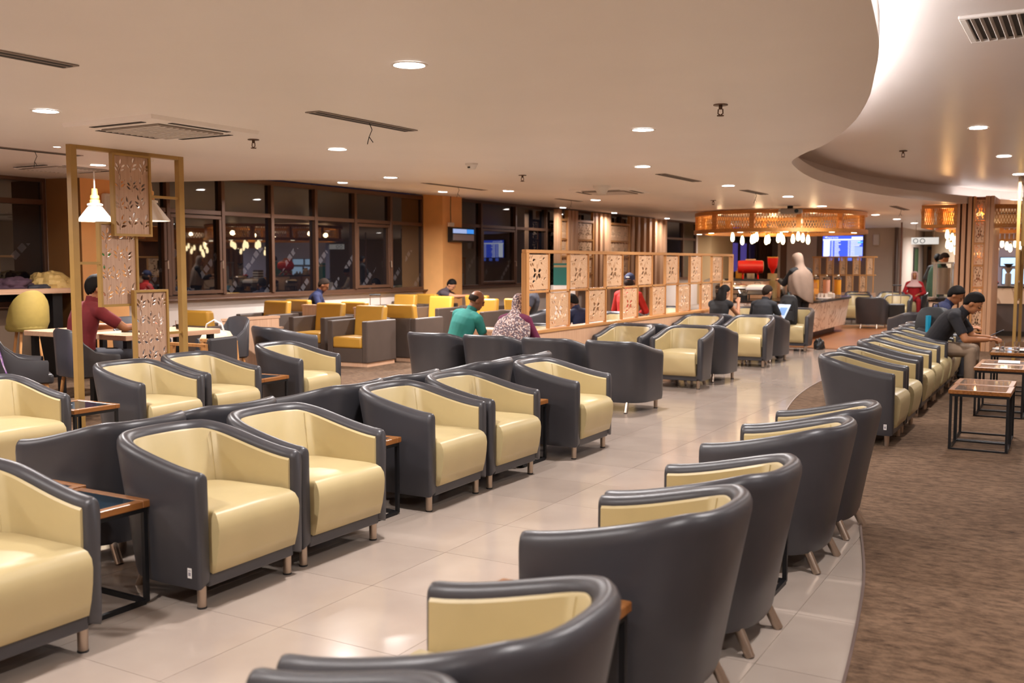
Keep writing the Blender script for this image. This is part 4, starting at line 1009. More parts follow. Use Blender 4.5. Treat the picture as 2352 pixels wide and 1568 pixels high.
r = bthing('napkin_box', 'small white napkin box on the buffet\'s right corner', 'box', -4.58, 21.0); MB().box(-.09, .09, -.06, .06, 0, .09).build('box', M_plaswhite, r, bevel=.008); MB().box(-.04, .04, -.005, .005, .09, .12).build('napkin', M_tag, r)
r = bthing('cup_pack', 'light blue cup pack by the woman\'s hand', 'cup', -4.86, 19.0); m = MB(); m.lathe([(.04, 0), (.05, .12), (.001, .12)], n=14); m.build('cup', mat('light blue card', '8fc0d6', .5), r, smooth=40)
r = thing('steel_dispenser', 'tall steel-framed glass dispenser on the second counter', 'dispenser', (-2.45, 21.2, .771))
for x, y in ((-.16, -.16), (.16, -.16), (.16, .16), (-.16, .16)): MB().cbox((x, y, .36), (.035, .035, .68)).build('post', M_steel, r)
MB().box(-.20, .20, -.20, .20, .70, .73).build('top', M_steel, r); MB().box(-.22, .22, -.22, .22, 0, .03).build('base', M_cblk, r); m = MB(); m.lathe([(.12, .10), (.12, .62), (.001, .62)], n=18); m.build('tank', mat('grey tank', '8f8378', .2), r, smooth=40); m = MB(); m.ell((0, -.1, .68), (.05, .05, .05), 10, 6); m.build('knob', M_cblk, r)
r = thing('plate_stack', 'low stack of plates on the second counter\'s left corner', 'plates', (-2.62, 21.0, .771)); m = MB()
for k in range(4): m.lathe([(.05, .012*k), (.10, .012*k+.014), (.001, .012*k+.01)], n=16)
m.build('plates', M_plaswhite, r, smooth=30)

# far right: coffee bar behind the pillar
r = thing('coffee_bar', 'tall coffee bar with marble band and grey base right of the pillar', 'counter', (-1.05, 22.9, 0))
MB().box(-.72, .9, -.3, .3, .0, .66).build('base_panel', mat('grey base panel', '5a565a', .5), r); MB().box(-.76, .94, -.34, .34, .66, .98).build('marble_band', M_marble, r); MB().box(-.78, .96, -.36, .36, .98, 1.01).build('worktop', M_cblk, r); MB().box(-.70, .88, -.31, -.3, .0, .1).build('kick_board', M_cblk, r)
r = thing('coffee_grinder', 'dark cone-topped coffee grinder on the coffee bar', 'grinder', (-1.42, 22.85, 1.011)); m = MB(); m.lathe([(.06, 0), (.06, .25), (.03, .27), (.09, .38), (.001, .38)], n=14); m.build('body', mat('silver grinder', '9c948c', .4), r, smooth=30); m = MB(); m.lathe([(.03, .38), (.10, .46), (.001, .46)], n=14); m.build('hopper', M_plasblack, r)
r = thing('fruit_bowl', 'dark bowl of fruit at the coffee bar\'s left end', 'bowl', (-1.68, 22.8, 1.011)); m = MB(); m.lathe([(.05, 0), (.11, .07), (.10, .07), (.001, .02)], n=16); m.build('bowl', M_cblk, r, smooth=40); m = MB()
for k in range(4): m.ell((.05*math.cos(k*1.6), .05*math.sin(k*1.6), .08), (.04, .04, .04), 8, 6)
m.build('fruit', M_red, r, smooth=60)
struct(MB().box(-2.2, 1.6, 26.0, 26.2, 0, 2.6).build('wall_coffee', mat('blue-lit wall', '9a9ab8', .6)))  # blue light from the screens is put into this wall's colour
for k, (x, z0, z1) in enumerate([(-1.55, 1.40, 1.62), (-1.0, 1.40, 1.62), (-1.5, .98, 1.36), (-.95, .98, 1.36)]):
    r = thing('menu_screen', ['upper left', 'upper right', 'lower left', 'lower right'][k]+' glowing pale blue menu screen behind the coffee bar', 'screen', (x, 25.97, 0), 0, 'menu screens'); MB().box(-.25, .25, 0, .03, z0, z1).build('bezel', M_plasblack, r); MB().box(-.235, .235, -.004, 0, z0+.015, z1-.015).build('display', emis('menu display', (.50, .72, 1.0), 1.6), r)
r = thing('timber_valance', 'ribbed timber valance above the coffee bar', 'valance', (-.9, 23.2, 0))
for k in range(24): MB().box(-1.05+.085*k, -.985+.085*k, -.03, .03, 1.98, 2.22).build('slat', M_slat, r)
MB().box(-1.1, 1.1, -.05, .05, 2.22, 2.26).build('top_rail', M_cblk, r); MB().box(-1.1, 1.1, -.05, .05, 1.94, 1.98).build('bottom_rail', M_oakx, r)
for k in range(6): bulb(-1.72+.085*k, 23.9+.12*(k % 3), 1.80+.05*((k*2) % 3), 2.46, 'glowing teardrop bulb in the cluster over the coffee bar', 'bulbs over the coffee bar')
for g, (cx, cy) in enumerate([(.2, 24.5), (.9, 23.0), (2.6, 24.2)]):
    for k in range(4): bulb(cx+.12*(k % 2), cy+.13*(k//2), 1.85+.06*((k*3) % 4), 2.46, 'glowing bulb of a cluster out of sight on the right, mirrored in the windows', 'bulb clusters on the right side')
m = MB()
r = thing('slat_wall', 'timber slat wall on the right side, mirrored in the windows', 'screen', (4.9, 0, 0))
for k in range(40): MB().box(-.10, .08, 20+.26*k-.06, 20+.26*k+.06, 0, 2.45).build('slat', M_slat, r)
MB().box(-2.1, 1.5, 22.3, 22.5, 2.28, 2.46).build('ceiling_bulkhead', M_white)['kind'] = 'structure'
for (x, y, z, e) in ((-1.2, 24.6, 2.3, 22), (-.2, 22.0, 2.38, 18), (3.5, 22, 2.2, 30), (3.5, 26, 2.2, 30)):
    d = bpy.data.lights.new('bar_lamp', 'POINT'); d.energy = e; d.color = (1, .72, .45); d.shadow_soft_size = .05
    l = bpy.data.objects.new('bar_lamp', d); COL.objects.link(l); l.location = (x, y, z)

# flight information screen on the far wall
r = thing('flight_screen', 'bright blue flight information screen on the far wall', 'screen', (-6.22, 30.02, 1.965), 0)
MB().box(-.58, .58, 0, .06, -.315, .315).build('bezel', M_plasblack, r)
MB().box(-.565, .565, -.004, 0, -.30, .30).build('display', emis('display blue', (.05, .10, .80), 1.5), r)
wh = emis('display white', (.80, .86, 1.0), 1.5); lb = emis('display light blue', (.35, .45, .95), 1.4)
m = MB(); m.box(-.54, -.36, -.007, -.004, -.28, .19); m.box(-.56, .56, -.007, -.004, .17, .21); m.box(.25, .56, -.007, -.004, .21, .27)
for k in range(11):
    z = .14-.042*k; q = random.Random(k)
    m.box(-.54, -.40, -.0075, -.004, z-.012, z+.010); m.box(-.32, -.27, -.007, -.004, z-.010, z+.008); m.box(-.23, -.23+.10+.08*q.random(), -.007, -.004, z-.010, z+.008); m.box(.15, .20, -.007, -.004, z-.010, z+.008)
    m.box(.22, .22+.2+.1*q.random(), -.007, -.004, z-.012, z+.010)
m.build('rows', wh, r); MB().box(.34, .56, -.0085, -.007, -.28, -.02).build('status_block', lb, r); MB().box(.42, .56, -.0085, -.007, .09, .13).build('status_block', emis('display cyan', (.1, .5, 1), 1.5), r)
def text(body, size, m_, parent, loc, rot, name='lettering'):
    cu = bpy.data.curves.new(name, 'FONT'); cu.body = body; cu.size = size; cu.align_x = 'CENTER'; cu.align_y = 'CENTER'; cu.extrude = .001
    o = bpy.data.objects.new(name, cu); COL.objects.link(o); bpy.context.view_layer.update()
    me = bpy.data.meshes.new_from_object(o.evaluated_get(bpy.context.evaluated_depsgraph_get())); bpy.data.objects.remove(o); bpy.data.curves.remove(cu)
    me.materials.clear(); me.materials.append(m_); o = obj(name, me, parent); o.location = loc; o.rotation_euler = rot; return o
text('Departures', .075, wh, r, (-.30, -.006, .255), (PI/2, 0, 0)); m = MB(); m.prism([(-.52, .25), (-.46, .25), (-.44, .275), (-.50, .275)], 0, .002); q = m.build('plane_mark', wh, r); q.rotation_euler = (PI/2, 0, 0); q.location = (0, -.004, 0)
for k in range(4): MB().box(-.36+.26*k, -.25+.26*k, -.03, 0, -.42, -.32).build('airline_badge', emis('badge blue', (.10, .18, .85), 1.2), r)
# far carved partition
r = thing('carved_partition', 'far carved partition below the flight screen', 'screen', (-6.55, 27.9, 0))
MB().box(0, 1.65, -.05, .05, 0, .68).build('low_wall', M_pale, r); MB().box(-.03, 1.68, -.03, .03, 1.62, 1.66).build('top_rail', M_oakx, r); MB().box(0, 1.65, -.02, .02, 1.14, 1.17).build('middle_rail', M_oakx, r)
for k in range(10): MB().box(.175*k+.0, .175*k+.022, -.025, .025, .68, 1.62).build('mullion', M_oak, r)
for k in range(9):
    p = obj('carved_panel', ME_P, r); p.location = (.175*k+.024, 0, 1.18 if k % 2 == 0 else .70); p.scale = (.3, 1, 1.1)
r = thing('hanging_sign', 'white hanging sign with two round symbols under the lattice box', 'sign', (-3.35, 25.2, 0)); MB().box(-.30, .30, -.02, .02, 1.92, 2.08).build('board', emis('lit sign face', (1, .93, .85), .7), r, bevel=.004)
for x in (-.2, -.05): m = MB(); m.tube([(x+.05*math.cos(a), -.023, 2.0+.05*math.sin(a)) for a in [2*PI*k/16 for k in range(17)]], .008, 5); m.build('round_symbol', M_plasblack, r)
for x in (-.2, .2): m = MB(); m.tube([(x, 0, 2.08), (x, 0, 2.48)], .006, 5); m.build('rod', M_steel, r)
for (x, y, rz, l, c) in [(-4.555, 32.6, PI/2, 'tall dark green picture on the far beige wall', '2f4a2c'), (-4.36, 34.455, 0, 'tall brown picture beside the far column', '6a4a34')]:
    r = thing('picture', l, 'picture', (x, y, 0), rz); MB().box(-.40, .40, 0, .045, .75, 1.95).build('frame', M_cblk, r) if rz else MB().box(-.14, .14, 0, .045, .85, 2.0).build('frame', M_cblk, r)
    MB().box(*((-.36, .36) if rz else (-.11, .11)), -.004, 0, .80, 1.90).build('canvas', mat('canvas '+c, c, .7, var=.4, scale=6), r)
r = thing('floor_pole', 'thin brown pole standing by the far wall corner', 'pole', (-3.98, 25.9, 0)); m = MB(); m.tube([(0, 0, .0), (0, 0, 2.47)], .018, 8); m.build('pole', mat('brown pole', '6b4436', .4), r); m = MB(); m.lathe([(.12, 0), (.10, .02), (.001, .025)], n=16); m.build('base', M_black, r)

# ------------------------------------------------------------------ dining corner at the left
def make_dining():
    root = thing('dining_armchair', 'grey wing-backed dining armchair', 'chair')
    path = [(.275, .20), (.28, .08), (.285, -.06), (.275, -.17), (.235, -.245), (.12, -.275), (0, -.28), (-.12, -.275), (-.235, -.245), (-.275, -.17), (-.285, -.06), (-.28, .08), (-.275, .20)]
    hs = [.60, .61, .64, .72, .84, .86, .86, .86, .84, .72, .64, .61, .60]
    rings = []
    for i, ((x, y), h) in enumerate(zip(path, hs)):
        n = Vector((-x, -.02-y)).normalized()*.04; k = .12
        def Q(ins, z): f = 1-k*(1-z/.86); return (x*f+n.x*ins, y*f+n.y*ins, z)
        rings.append([Q(0, .40), Q(0, h-.02), Q(.3, h), Q(.7, h), Q(1, h-.02), Q(1, .40)])
    m = MB(); m.loft(rings); m.build('shell', M_leather, root, smooth=50)
    MB().box(-.235, .235, -.22, .235, .38, .47).build('seat', M_leather, root, bevel=.025, seg=3, smooth=60)
    for sx in (-1, 1):
        for sy in (-1, 1): m = MB(); m.tube([(sx*.19, sy*.17, .39), (sx*.23, sy*.22, 0)], .019, 8, .013); m.build('leg', M_oak, root, smooth=50)
    return root
DC = make_dining(); gD2 = 'grey dining armchairs at the wooden tables'
DC.location = (-8.50, 6.38, 0); DC.rotation_euler = (0, 0, math.radians(-12)); tag(DC, 'grey wing-backed dining armchair the man in red shirt sits on', None, gD2)
dup(DC, (-8.56, 5.72, 0), math.radians(-30), 'grey dining armchair with a purple tie-dyed jacket over it', gD2)
dup(DC, (-8.80, 8.40, 0), math.radians(165), 'grey dining armchair with a cream bag at the table\'s right end', gD2)
dup(DC, (-9.62, 7.95, 0), math.radians(-90), 'grey dining armchair on the window side of the wooden table', gD2)
dup(DC, (-9.85, 6.05, 0), math.radians(-40), 'grey dining armchair at the left edge behind the purple jacket', gD2)
def wtable(x0, x1, y0, y1, h, label):
    r = thing('wooden_table', label, 'table', ((x0+x1)/2, (y0+y1)/2, 0)); a, b = (x1-x0)/2, (y1-y0)/2
    MB().box(-a, a, -b, b, h-.055, h).build('table_top', M_palex, r, bevel=.004, seg=1)
    for sx in (-1, 1):
        for sy in (-1, 1): MB().cbox((sx*(a-.08), sy*(b-.08), (h-.055)/2), (.06, .06, h-.055)).build('leg', M_black, r)
wtable(-9.15, -8.45, 6.78, 8.06, .755, 'pale wooden table the man in red shirt leans on'); wtable(-10.15, -9.55, 6.8, 7.5, .75, 'pale wooden table behind the dining chair, further left')
r = thing('oak_armchair', 'oak-framed armchair with open arms beside the gold frame', 'chair', (-8.02, 7.42, 0), math.radians(100))
for sx in (-1, 1):
    m = MB(); m.bar((sx*.25, .24, 0), (sx*.25, .20, .64), .035, .05); m.build('leg', M_oak, r); m = MB(); m.bar((sx*.25, -.26, 0), (sx*.25, -.20, .66), .035, .05); m.build('leg', M_oak, r); m = MB(); m.bar((sx*.25, -.22, .65), (sx*.25, .23, .66), .05, .03); m.build('armrest', M_oak, r)
MB().box(-.235, .235, -.22, .22, .36, .45).build('seat', M_leather, r, bevel=.02); MB().box(-.235, .235, -.25, -.20, .45, .72).build('backrest', M_leather, r, bevel=.02)
# window counter and stool
r = thing('window_counter', 'pale wood bar counter under the left window', 'counter', (0, 0, 0)); MB().box(XW, -11.52, 3.0, 8.55, 1.10, 1.165).build('top', M_palex, r, bevel=.003, seg=1)
for y in (4.2, 6.2, 8.3): MB().box(-12.1, -11.65, y-.07, y+.07, 0, 1.10).build('leg', M_black, r)
r = thing('bar_stool', 'yellow upholstered bar stool with wooden legs at the window counter', 'stool', (-10.72, 7.22, 0), math.radians(75))
rg = []
for i in range(13):
    t = -PI*.08 - PI*.84*i/12; x, y = .25*math.cos(t), .24*math.sin(t); e = math.sin(PI*i/12)**.6; h = .86+.32*e; k = 1-.12
    rg.append([(x*k, y*k, .72), (x, y, .80), (x*1.0, y*1.02, h-.02), (x*.95, y*.97, h), (x*.88, y*.9, h-.02), (x*.86, y*.86, .76)])
m = MB(); m.loft(rg); M_ystool = mat('yellow green fabric', '94803e', .75, var=.06, scale=20, bump=.2, bscale=300); m.build('back_shell', M_ystool, r, smooth=60)
m = MB(); m.lathe([(.001, .70), (.20, .70), (.225, .73), (.225, .77), (.19, .80), (.001, .805)], n=22); m.build('seat', M_ystool, r, smooth=50)
for a in (.8, 2.3, 3.9, 5.5): m = MB(); m.tube([(.12*math.cos(a), .12*math.sin(a), .70), (.23*math.cos(a), .23*math.sin(a), 0)], .018, 8, .013); m.build('leg', M_oak, r, smooth=50)
m = MB(); m.tube([(.19*math.cos(a), .19*math.sin(a), .26) for a in [2*PI*k/20 for k in range(21)]], .008, 6); m.build('foot_ring', M_chrome, r)
def heap(name, label, cat, x, y, z, rx, ry, h, m_, seed, fold=.25):
    b = MB(); rd = random.Random(seed); o = Vector((rd.random()*9, rd.random()*9, seed))
    nu, nv = 40, 14; vs = []; fs = []
    for i in range(nv+1):
        t = i/nv; rr_ = math.cos(t*PI/2)**.7 if t < 1 else 0; zz = math.sin(t*PI/2)
        for j in range(nu):
            a = 2*PI*j/nu; d = Vector((math.cos(a)*rr_, math.sin(a)*rr_, zz)); k = 1+fold*mnoise.noise(d*2.2+o)+fold*.5*mnoise.noise(d*6+o)
            vs.append((d.x*rx*k, d.y*ry*k, max(0, zz*h*k)))
    for i in range(nv):
        for j in range(nu): q = (j+1) % nu; fs.append((i*nu+j, i*nu+q, (i+1)*nu+q, (i+1)*nu+j))
    b.add(vs, fs); o_ = b.build(name, m_, None, smooth=80, loc=(x, y, z)); return tag(o_, label, cat)
heap('folded_coat', 'dark purple coat bundled on the window counter', 'coat', -11.80, 7.74, 1.166, .22, .30, .13, mat('plum fabric', '4a3340', .8, var=.3, scale=9), 3, .35)
heap('dark_pouch', 'flat dark pouch lying beside the purple coat', 'bag', -11.62, 8.02, 1.166, .08, .16, .05, mat('dark slate fabric', '33333c', .6), 5)
o = heap('paper_bag', 'tan paper bag slumped on the window counter', 'bag', -11.80, 8.32, 1.166, .26, .30, .21, mat('tan paper', 'c9a968', .6, var=.08, scale=5), 8, .22); o.data.set_sharp_from_angle(angle=math.radians(12))
r = thing('cream_bag', 'cream cloth bag with a white strap and red print on the dining chair', 'bag', (-8.76, 8.30, .475), .4)
m = MB(); m.loft([[(a*.17*k, b*.10*k, z) for a, b in ((-1,-1),(0,-1.15),(1,-1),(1.1,0),(1,1),(0,1.15),(-1,1),(-1.1,0))] for z, k in ((0, .9), (.03, 1.05), (.14, 1.0), (.22, .75), (.235, .4))]); m.build('body', mat('cream canvas', 'e3d5bb', .8, var=.06, scale=10), r, smooth=60)
m = MB(); m.tube([(-.12, -.06, .20), (-.09, -.07, .31), (0, -.07, .36), (.09, -.07, .31), (.12, -.06, .20)], .010, 8); m.build('strap', M_plaswhite, r, smooth=50)
m = MB(); m.tube([(.0+.04*math.cos(a), -.125, .10+.03*math.sin(a)) for a in [PI+PI*k/8 for k in range(9)]], .007, 5); m.build('red_print', M_red, r)
def laptop(x, y, z, rz, label):
    r = thing('laptop', label, 'laptop', (x, y, z), rz); MB().box(-.16, .16, -.11, .11, 0, .016).build('keyboard_base', M_plasblack, r, bevel=.004); m = MB(); m.bar((0, .11, .01), (0, .17, .20), .32, .010, up=(0, 1, .3)); m.build('lid', M_plasblack, r)
laptop(-8.85, 7.25, .756, math.radians(-60), 'open black laptop on the wooden table before the man in red')
r = thing('orange_pouch', 'orange pouch on the wooden table behind the laptop', 'pouch', (-9.0, 7.55, .756)); m = MB(); m.ell((0, 0, .045), (.11, .07, .045), 14, 8); m.build('body', mat('orange fabric', 'dd5a22', .6), r, smooth=70); MB().box(-.08, .08, -.004, .004, .083, .092).build('zip', M_plasblack, r)
r = thing('water_glass', 'tumbler on the wooden table behind the carved panel', 'glass', (-8.72, 7.7, .756)); m = MB(); m.lathe([(.028, 0), (.035, .10), (.032, .10), (.025, .008), (.001, .008)], n=16); m.build('glass', M_glass, r, smooth=40); m = MB(); m.lathe([(.001, .009), (.026, .009), (.029, .06), (.001, .06)], n=16); m.build('drink', mat('pale drink', 'd9cbb8', .2), r)
# tie-dyed jacket over the left dining chair
def tiedye():
    m = mat('purple tie-dye', '8d5fb0', .8); nt = m.node_tree; b = nt.nodes['Principled BSDF']; tc = nt.nodes.new('ShaderNodeTexCoord'); n = nt.nodes.new('ShaderNodeTexNoise'); n.inputs['Scale'].default_value = 7; n.inputs['Detail'].default_value = 4; n.inputs['Distortion'].default_value = 1.2
    r = nt.nodes.new('ShaderNodeValToRGB'); e = r.color_ramp.elements; e[0].position = .38; e[0].color = (*lin('6a36a0'), 1); e[1].position = .62; e[1].color = (*lin('ecd8e6'), 1); x = e.new(.5); x.color = (*lin('a77cc8'), 1)
    nt.links.new(tc.outputs['Object'], n.inputs['Vector']); nt.links.new(n.outputs['Fac'], r.inputs['Fac']); nt.links.new(r.outputs['Color'], b.inputs['Base Color']); return m
m = MB(); rings = []
for i in range(13):
    s_ = i/12*.56-.28; dr = []
    for k in range(15):
        t = k/14*2-1; fold = .012*math.sin(i*2.1+k*.9)
        z = .885-.018*abs(s_)*2-abs(t)**1.5*(.46+.10*math.sin(i*1.3)) if True else 0
        y = -.26+t*.085+(.06*t*abs(t))+fold
        dr.append((s_, y, z))
    rings.append(dr)
m.loft(rings, closed=False, cap=False); o = m.build('tie_dye_jacket', tiedye(), None, smooth=70, loc=(-8.56, 5.72, 0), rz=math.radians(-30)); sm = o.modifiers.new('thick', 'SOLIDIFY'); sm.thickness = .012; sm.offset = 1
tag(o, 'purple and white tie-dyed jacket draped over a dining chair at the left edge', 'jacket')

# luggage and bags
def backpack(label, x, y, z, rz, col, accent=None, w_=.30, h=.46, d=.20):
    r = thing('backpack', label, 'backpack', (x, y, z), rz); b = mat('bag '+col, col, .6, bump=.2, bscale=250)
    m = MB(); m.loft([[(a*w_/2*k, c*d/2*k2, zz) for a, c in ((-1,-.8),(-.8,-1),(.8,-1),(1,-.8),(1,.8),(.8,1),(-.8,1),(-1,.8))] for zz, k, k2 in ((0, .9, .9), (.03, 1, 1), (h*.6, 1, .95), (h*.85, .9, .7), (h*.96, .7, .5), (h, .4, .3))]); m.build('body', b, r, smooth=50)
    m = MB(); m.loft([[(a*w_*.38*k, -d/2+.02-.075*k2*(1 if c > 0 else 0), zz) for a, c in ((-1, 0), (-1, 1), (1, 1), (1, 0))] for zz, k, k2 in ((.05, .9, .7), (.08, 1, 1), (h*.45, .95, .9), (h*.52, .8, .3))]); m.build('pocket', b, r, bevel=.012)
    for s in (-1, 1): m = MB(); m.tube([(s*.08, d/2-.02, h*.9), (s*.10, d/2+.05, h*.72), (s*.10, d/2+.045, h*.4), (s*.12, d/2, .06)], .016, 8); m.build('shoulder_strap', b, r, smooth=50)
    m = MB(); m.tube([(-.04, .02, h-.02), (-.03, .02, h+.04), (.03, .02, h+.04), (.04, .02, h-.02)], .009, 6); m.build('grab_handle', M_plasblack, r, smooth=50)
    for s in (-1, 1): m = MB(); xs = 0 if accent else s*.085; m.box(xs-.016, xs+.016, -d/2-.064, -d/2+.01, .06, h*.8); m.build('compression_strap', accent and mat('accent '+accent, accent, .5) or M_plasblack, r) if s == 1 or not accent else None
    return r
backpack('black backpack standing on the cream tub armchair before the buffet', -4.40, 17.05, .446, math.radians(12), '1d1c1e', h=.50)
backpack('black roll-top backpack with cyan strap on a tub armchair at right', -1.62, 13.22, .45, math.radians(-20), '1f2022', '1fa0c8', w_=.40, h=.50, d=.24)
heap('dark_bag', 'dark bag on the floor behind the backpack armchair', 'bag', -3.98, 17.52, .013, .09, .13, .17, M_plasblack, 12, .2)
def suitcase(label, x, y, rz, hh=.52):
    r = thing('suitcase', label, 'suitcase', (x, y, 0), rz); MB().box(-.18, .18, -.11, .11, .05, hh).build('shell', M_plasblack, r, bevel=.03, seg=3)
    for s in (-.13, .13): m = MB(); m.tube([(s*.7, .08, hh), (s*.7, .08, hh+.42)], .008, 6); m.build('handle_tube', M_chrome, r)
    m = MB(); m.tube([(-.10, .08, hh+.42), (.10, .08, hh+.42)], .014, 8); m.build('grip', M_plasblack, r)
    for sx in (-.13, .13):
        for sy in (-.07, .07): m = MB(); m.tube([(sx-.012, sy, .026), (sx+.012, sy, .026)], .025, 10); m.build('wheel', M_black, r)
suitcase('black suitcase with raised handle beyond the buffet', -3.78, 24.2, .2, .55); suitcase('black suitcase handle rising behind the mustard chairs', -11.0, 14.15, .5, .5)
# things on the plate table and glass tables at right
for k, (x, y, l) in enumerate([(-.62, 12.70, 'white plate with cutlery nearest the man in black'), (-.40, 12.55, 'white plate at the right edge of the plate table'), (-.42, 12.92, 'white plate at the back of the plate table')]):
    r = thing('plate', l, 'plate', (x, y, .488), 0, 'plates on the glass table'); m = MB(); m.lathe([(.06, 0), (.11, .018), (.105, .02), (.055, .006), (.001, .006)], n=24); m.build('dish', M_plaswhite, r, smooth=50); m = MB(); m.bar((-.10, -.02, .022), (.08, .03, .022), .012, .004); m.build('fork', M_steel, r)
for k, (x, y, l) in enumerate([(-.82, 12.60, 'drinking glass at the near corner of the plate table'), (-.66, 12.5, 'drinking glass behind the plates')]):
    r = thing('drinking_glass', l, 'glass', (x, y, .488), 0, 'glasses on the plate table'); m = MB(); m.lathe([(.026, 0), (.034, .12), (.031, .12), (.023, .008), (.001, .008)], n=16); m.build('glass', M_glass, r, smooth=40); MB().lathe([(.001, .009), (.024, .009), (.027, .05), (.001, .05)], n=14).build('water', M_glass, r)
o = MB().box(-.05, .05, -.06, .06, 0, .02).build('napkin', M_tag, None, bevel=.004, loc=(-.86, 12.78, .488), rz=.5); tag(o, 'crumpled white napkin on the plate table corner', 'napkin')
o = MB().box(-.10, .10, -.14, .14, 0, .004).build('paper_sheet', M_tag, None, bevel=.001, seg=1, loc=(-.66, 11.26, .488), rz=.05); tag(o, 'white paper sheet lying on the middle glass table', 'paper')

# ------------------------------------------------------------------ people (face +Y locally, origin on the floor under the hips)
import numpy as np
def voxel_union(mb, vox, smooth=3):
    me = mb.mesh('body_raw', []); o = bpy.data.objects.new('body_raw', me); COL.objects.link(o)
    r = o.modifiers.new('r', 'REMESH'); r.mode = 'VOXEL'; r.voxel_size = vox; r.use_smooth_shade = True
    s = o.modifiers.new('s', 'SMOOTH'); s.factor = .5; s.iterations = smooth
    bpy.context.view_layer.update()
    out = bpy.data.meshes.new_from_object(o.evaluated_get(bpy.context.evaluated_depsgraph_get()))
    bpy.data.objects.remove(o); bpy.data.meshes.remove(me); return out
def sub_mesh(me, mask, off, name, m_):
    """faces of a body region, lifted off the skin: a garment"""
    nv = len(me.vertices); co = np.zeros(nv*3); me.vertices.foreach_get('co', co); co = co.reshape(-1, 3)
    no = np.zeros(nv*3); me.vertices.foreach_get('normal', no); no = no.reshape(-1, 3)
    co = co + no*off; idx = {}; vs = []; fs = []
    for p in me.polygons:
        if not mask[p.index]: continue
        f = []
        for v in p.vertices:
            if v not in idx: idx[v] = len(vs); vs.append(tuple(co[v]))
            f.append(idx[v])
        fs.append(f)
    n = bpy.data.meshes.new(name); n.from_pydata(vs, [], fs); n.materials.append(m_)
    n.polygons.foreach_set('use_smooth', [True]*len(n.polygons)); n.update(); return n
SKIN = {k: mat('skin '+k, c, .5, var=.04, scale=8) for k, c in (('tan', 'a8704a'), ('brown', '7c4e33'), ('fair', 'bd8664'))}
M_hair = mat('black hair', '120e0c', .75, bump=.4, bscale=120, spec=.2); M_hairb = mat('cropped hair', '2a201a', .85, bump=.3, bscale=200, spec=.15)
def fabric(name, c, var=.12, sc_=9): return mat('fabric '+name, c, .85, var=var, scale=sc_, bump=.25, bscale=160)
def pattern_cloth(name, cols, scale):
    if name in MATS: return MATS[name]
    m = mat(name, cols[0], .85); nt = m.node_tree; b = nt.nodes['Principled BSDF']; tc = nt.nodes.new('ShaderNodeTexCoord'); n = nt.nodes.new('ShaderNodeTexVoronoi'); n.inputs['Scale'].default_value = scale
    r = nt.nodes.new('ShaderNodeValToRGB'); r.color_ramp.interpolation = 'CONSTANT'; e = r.color_ramp.elements; e[0].color = (*lin(cols[0]), 1); e[1].position = .5; e[1].color = (*lin(cols[1]), 1)
    for k, c in enumerate(cols[2:]): x = e.new(.66+.16*k); x.color = (*lin(c), 1)
    sp = nt.nodes.new('ShaderNodeSeparateXYZ'); nt.links.new(tc.outputs['Object'], n.inputs['Vector']); nt.links.new(n.outputs['Color'], sp.inputs[0]); nt.links.new(sp.outputs[0], r.inputs['Fac']); nt.links.new(r.outputs['Color'], b.inputs['Base Color']); return m

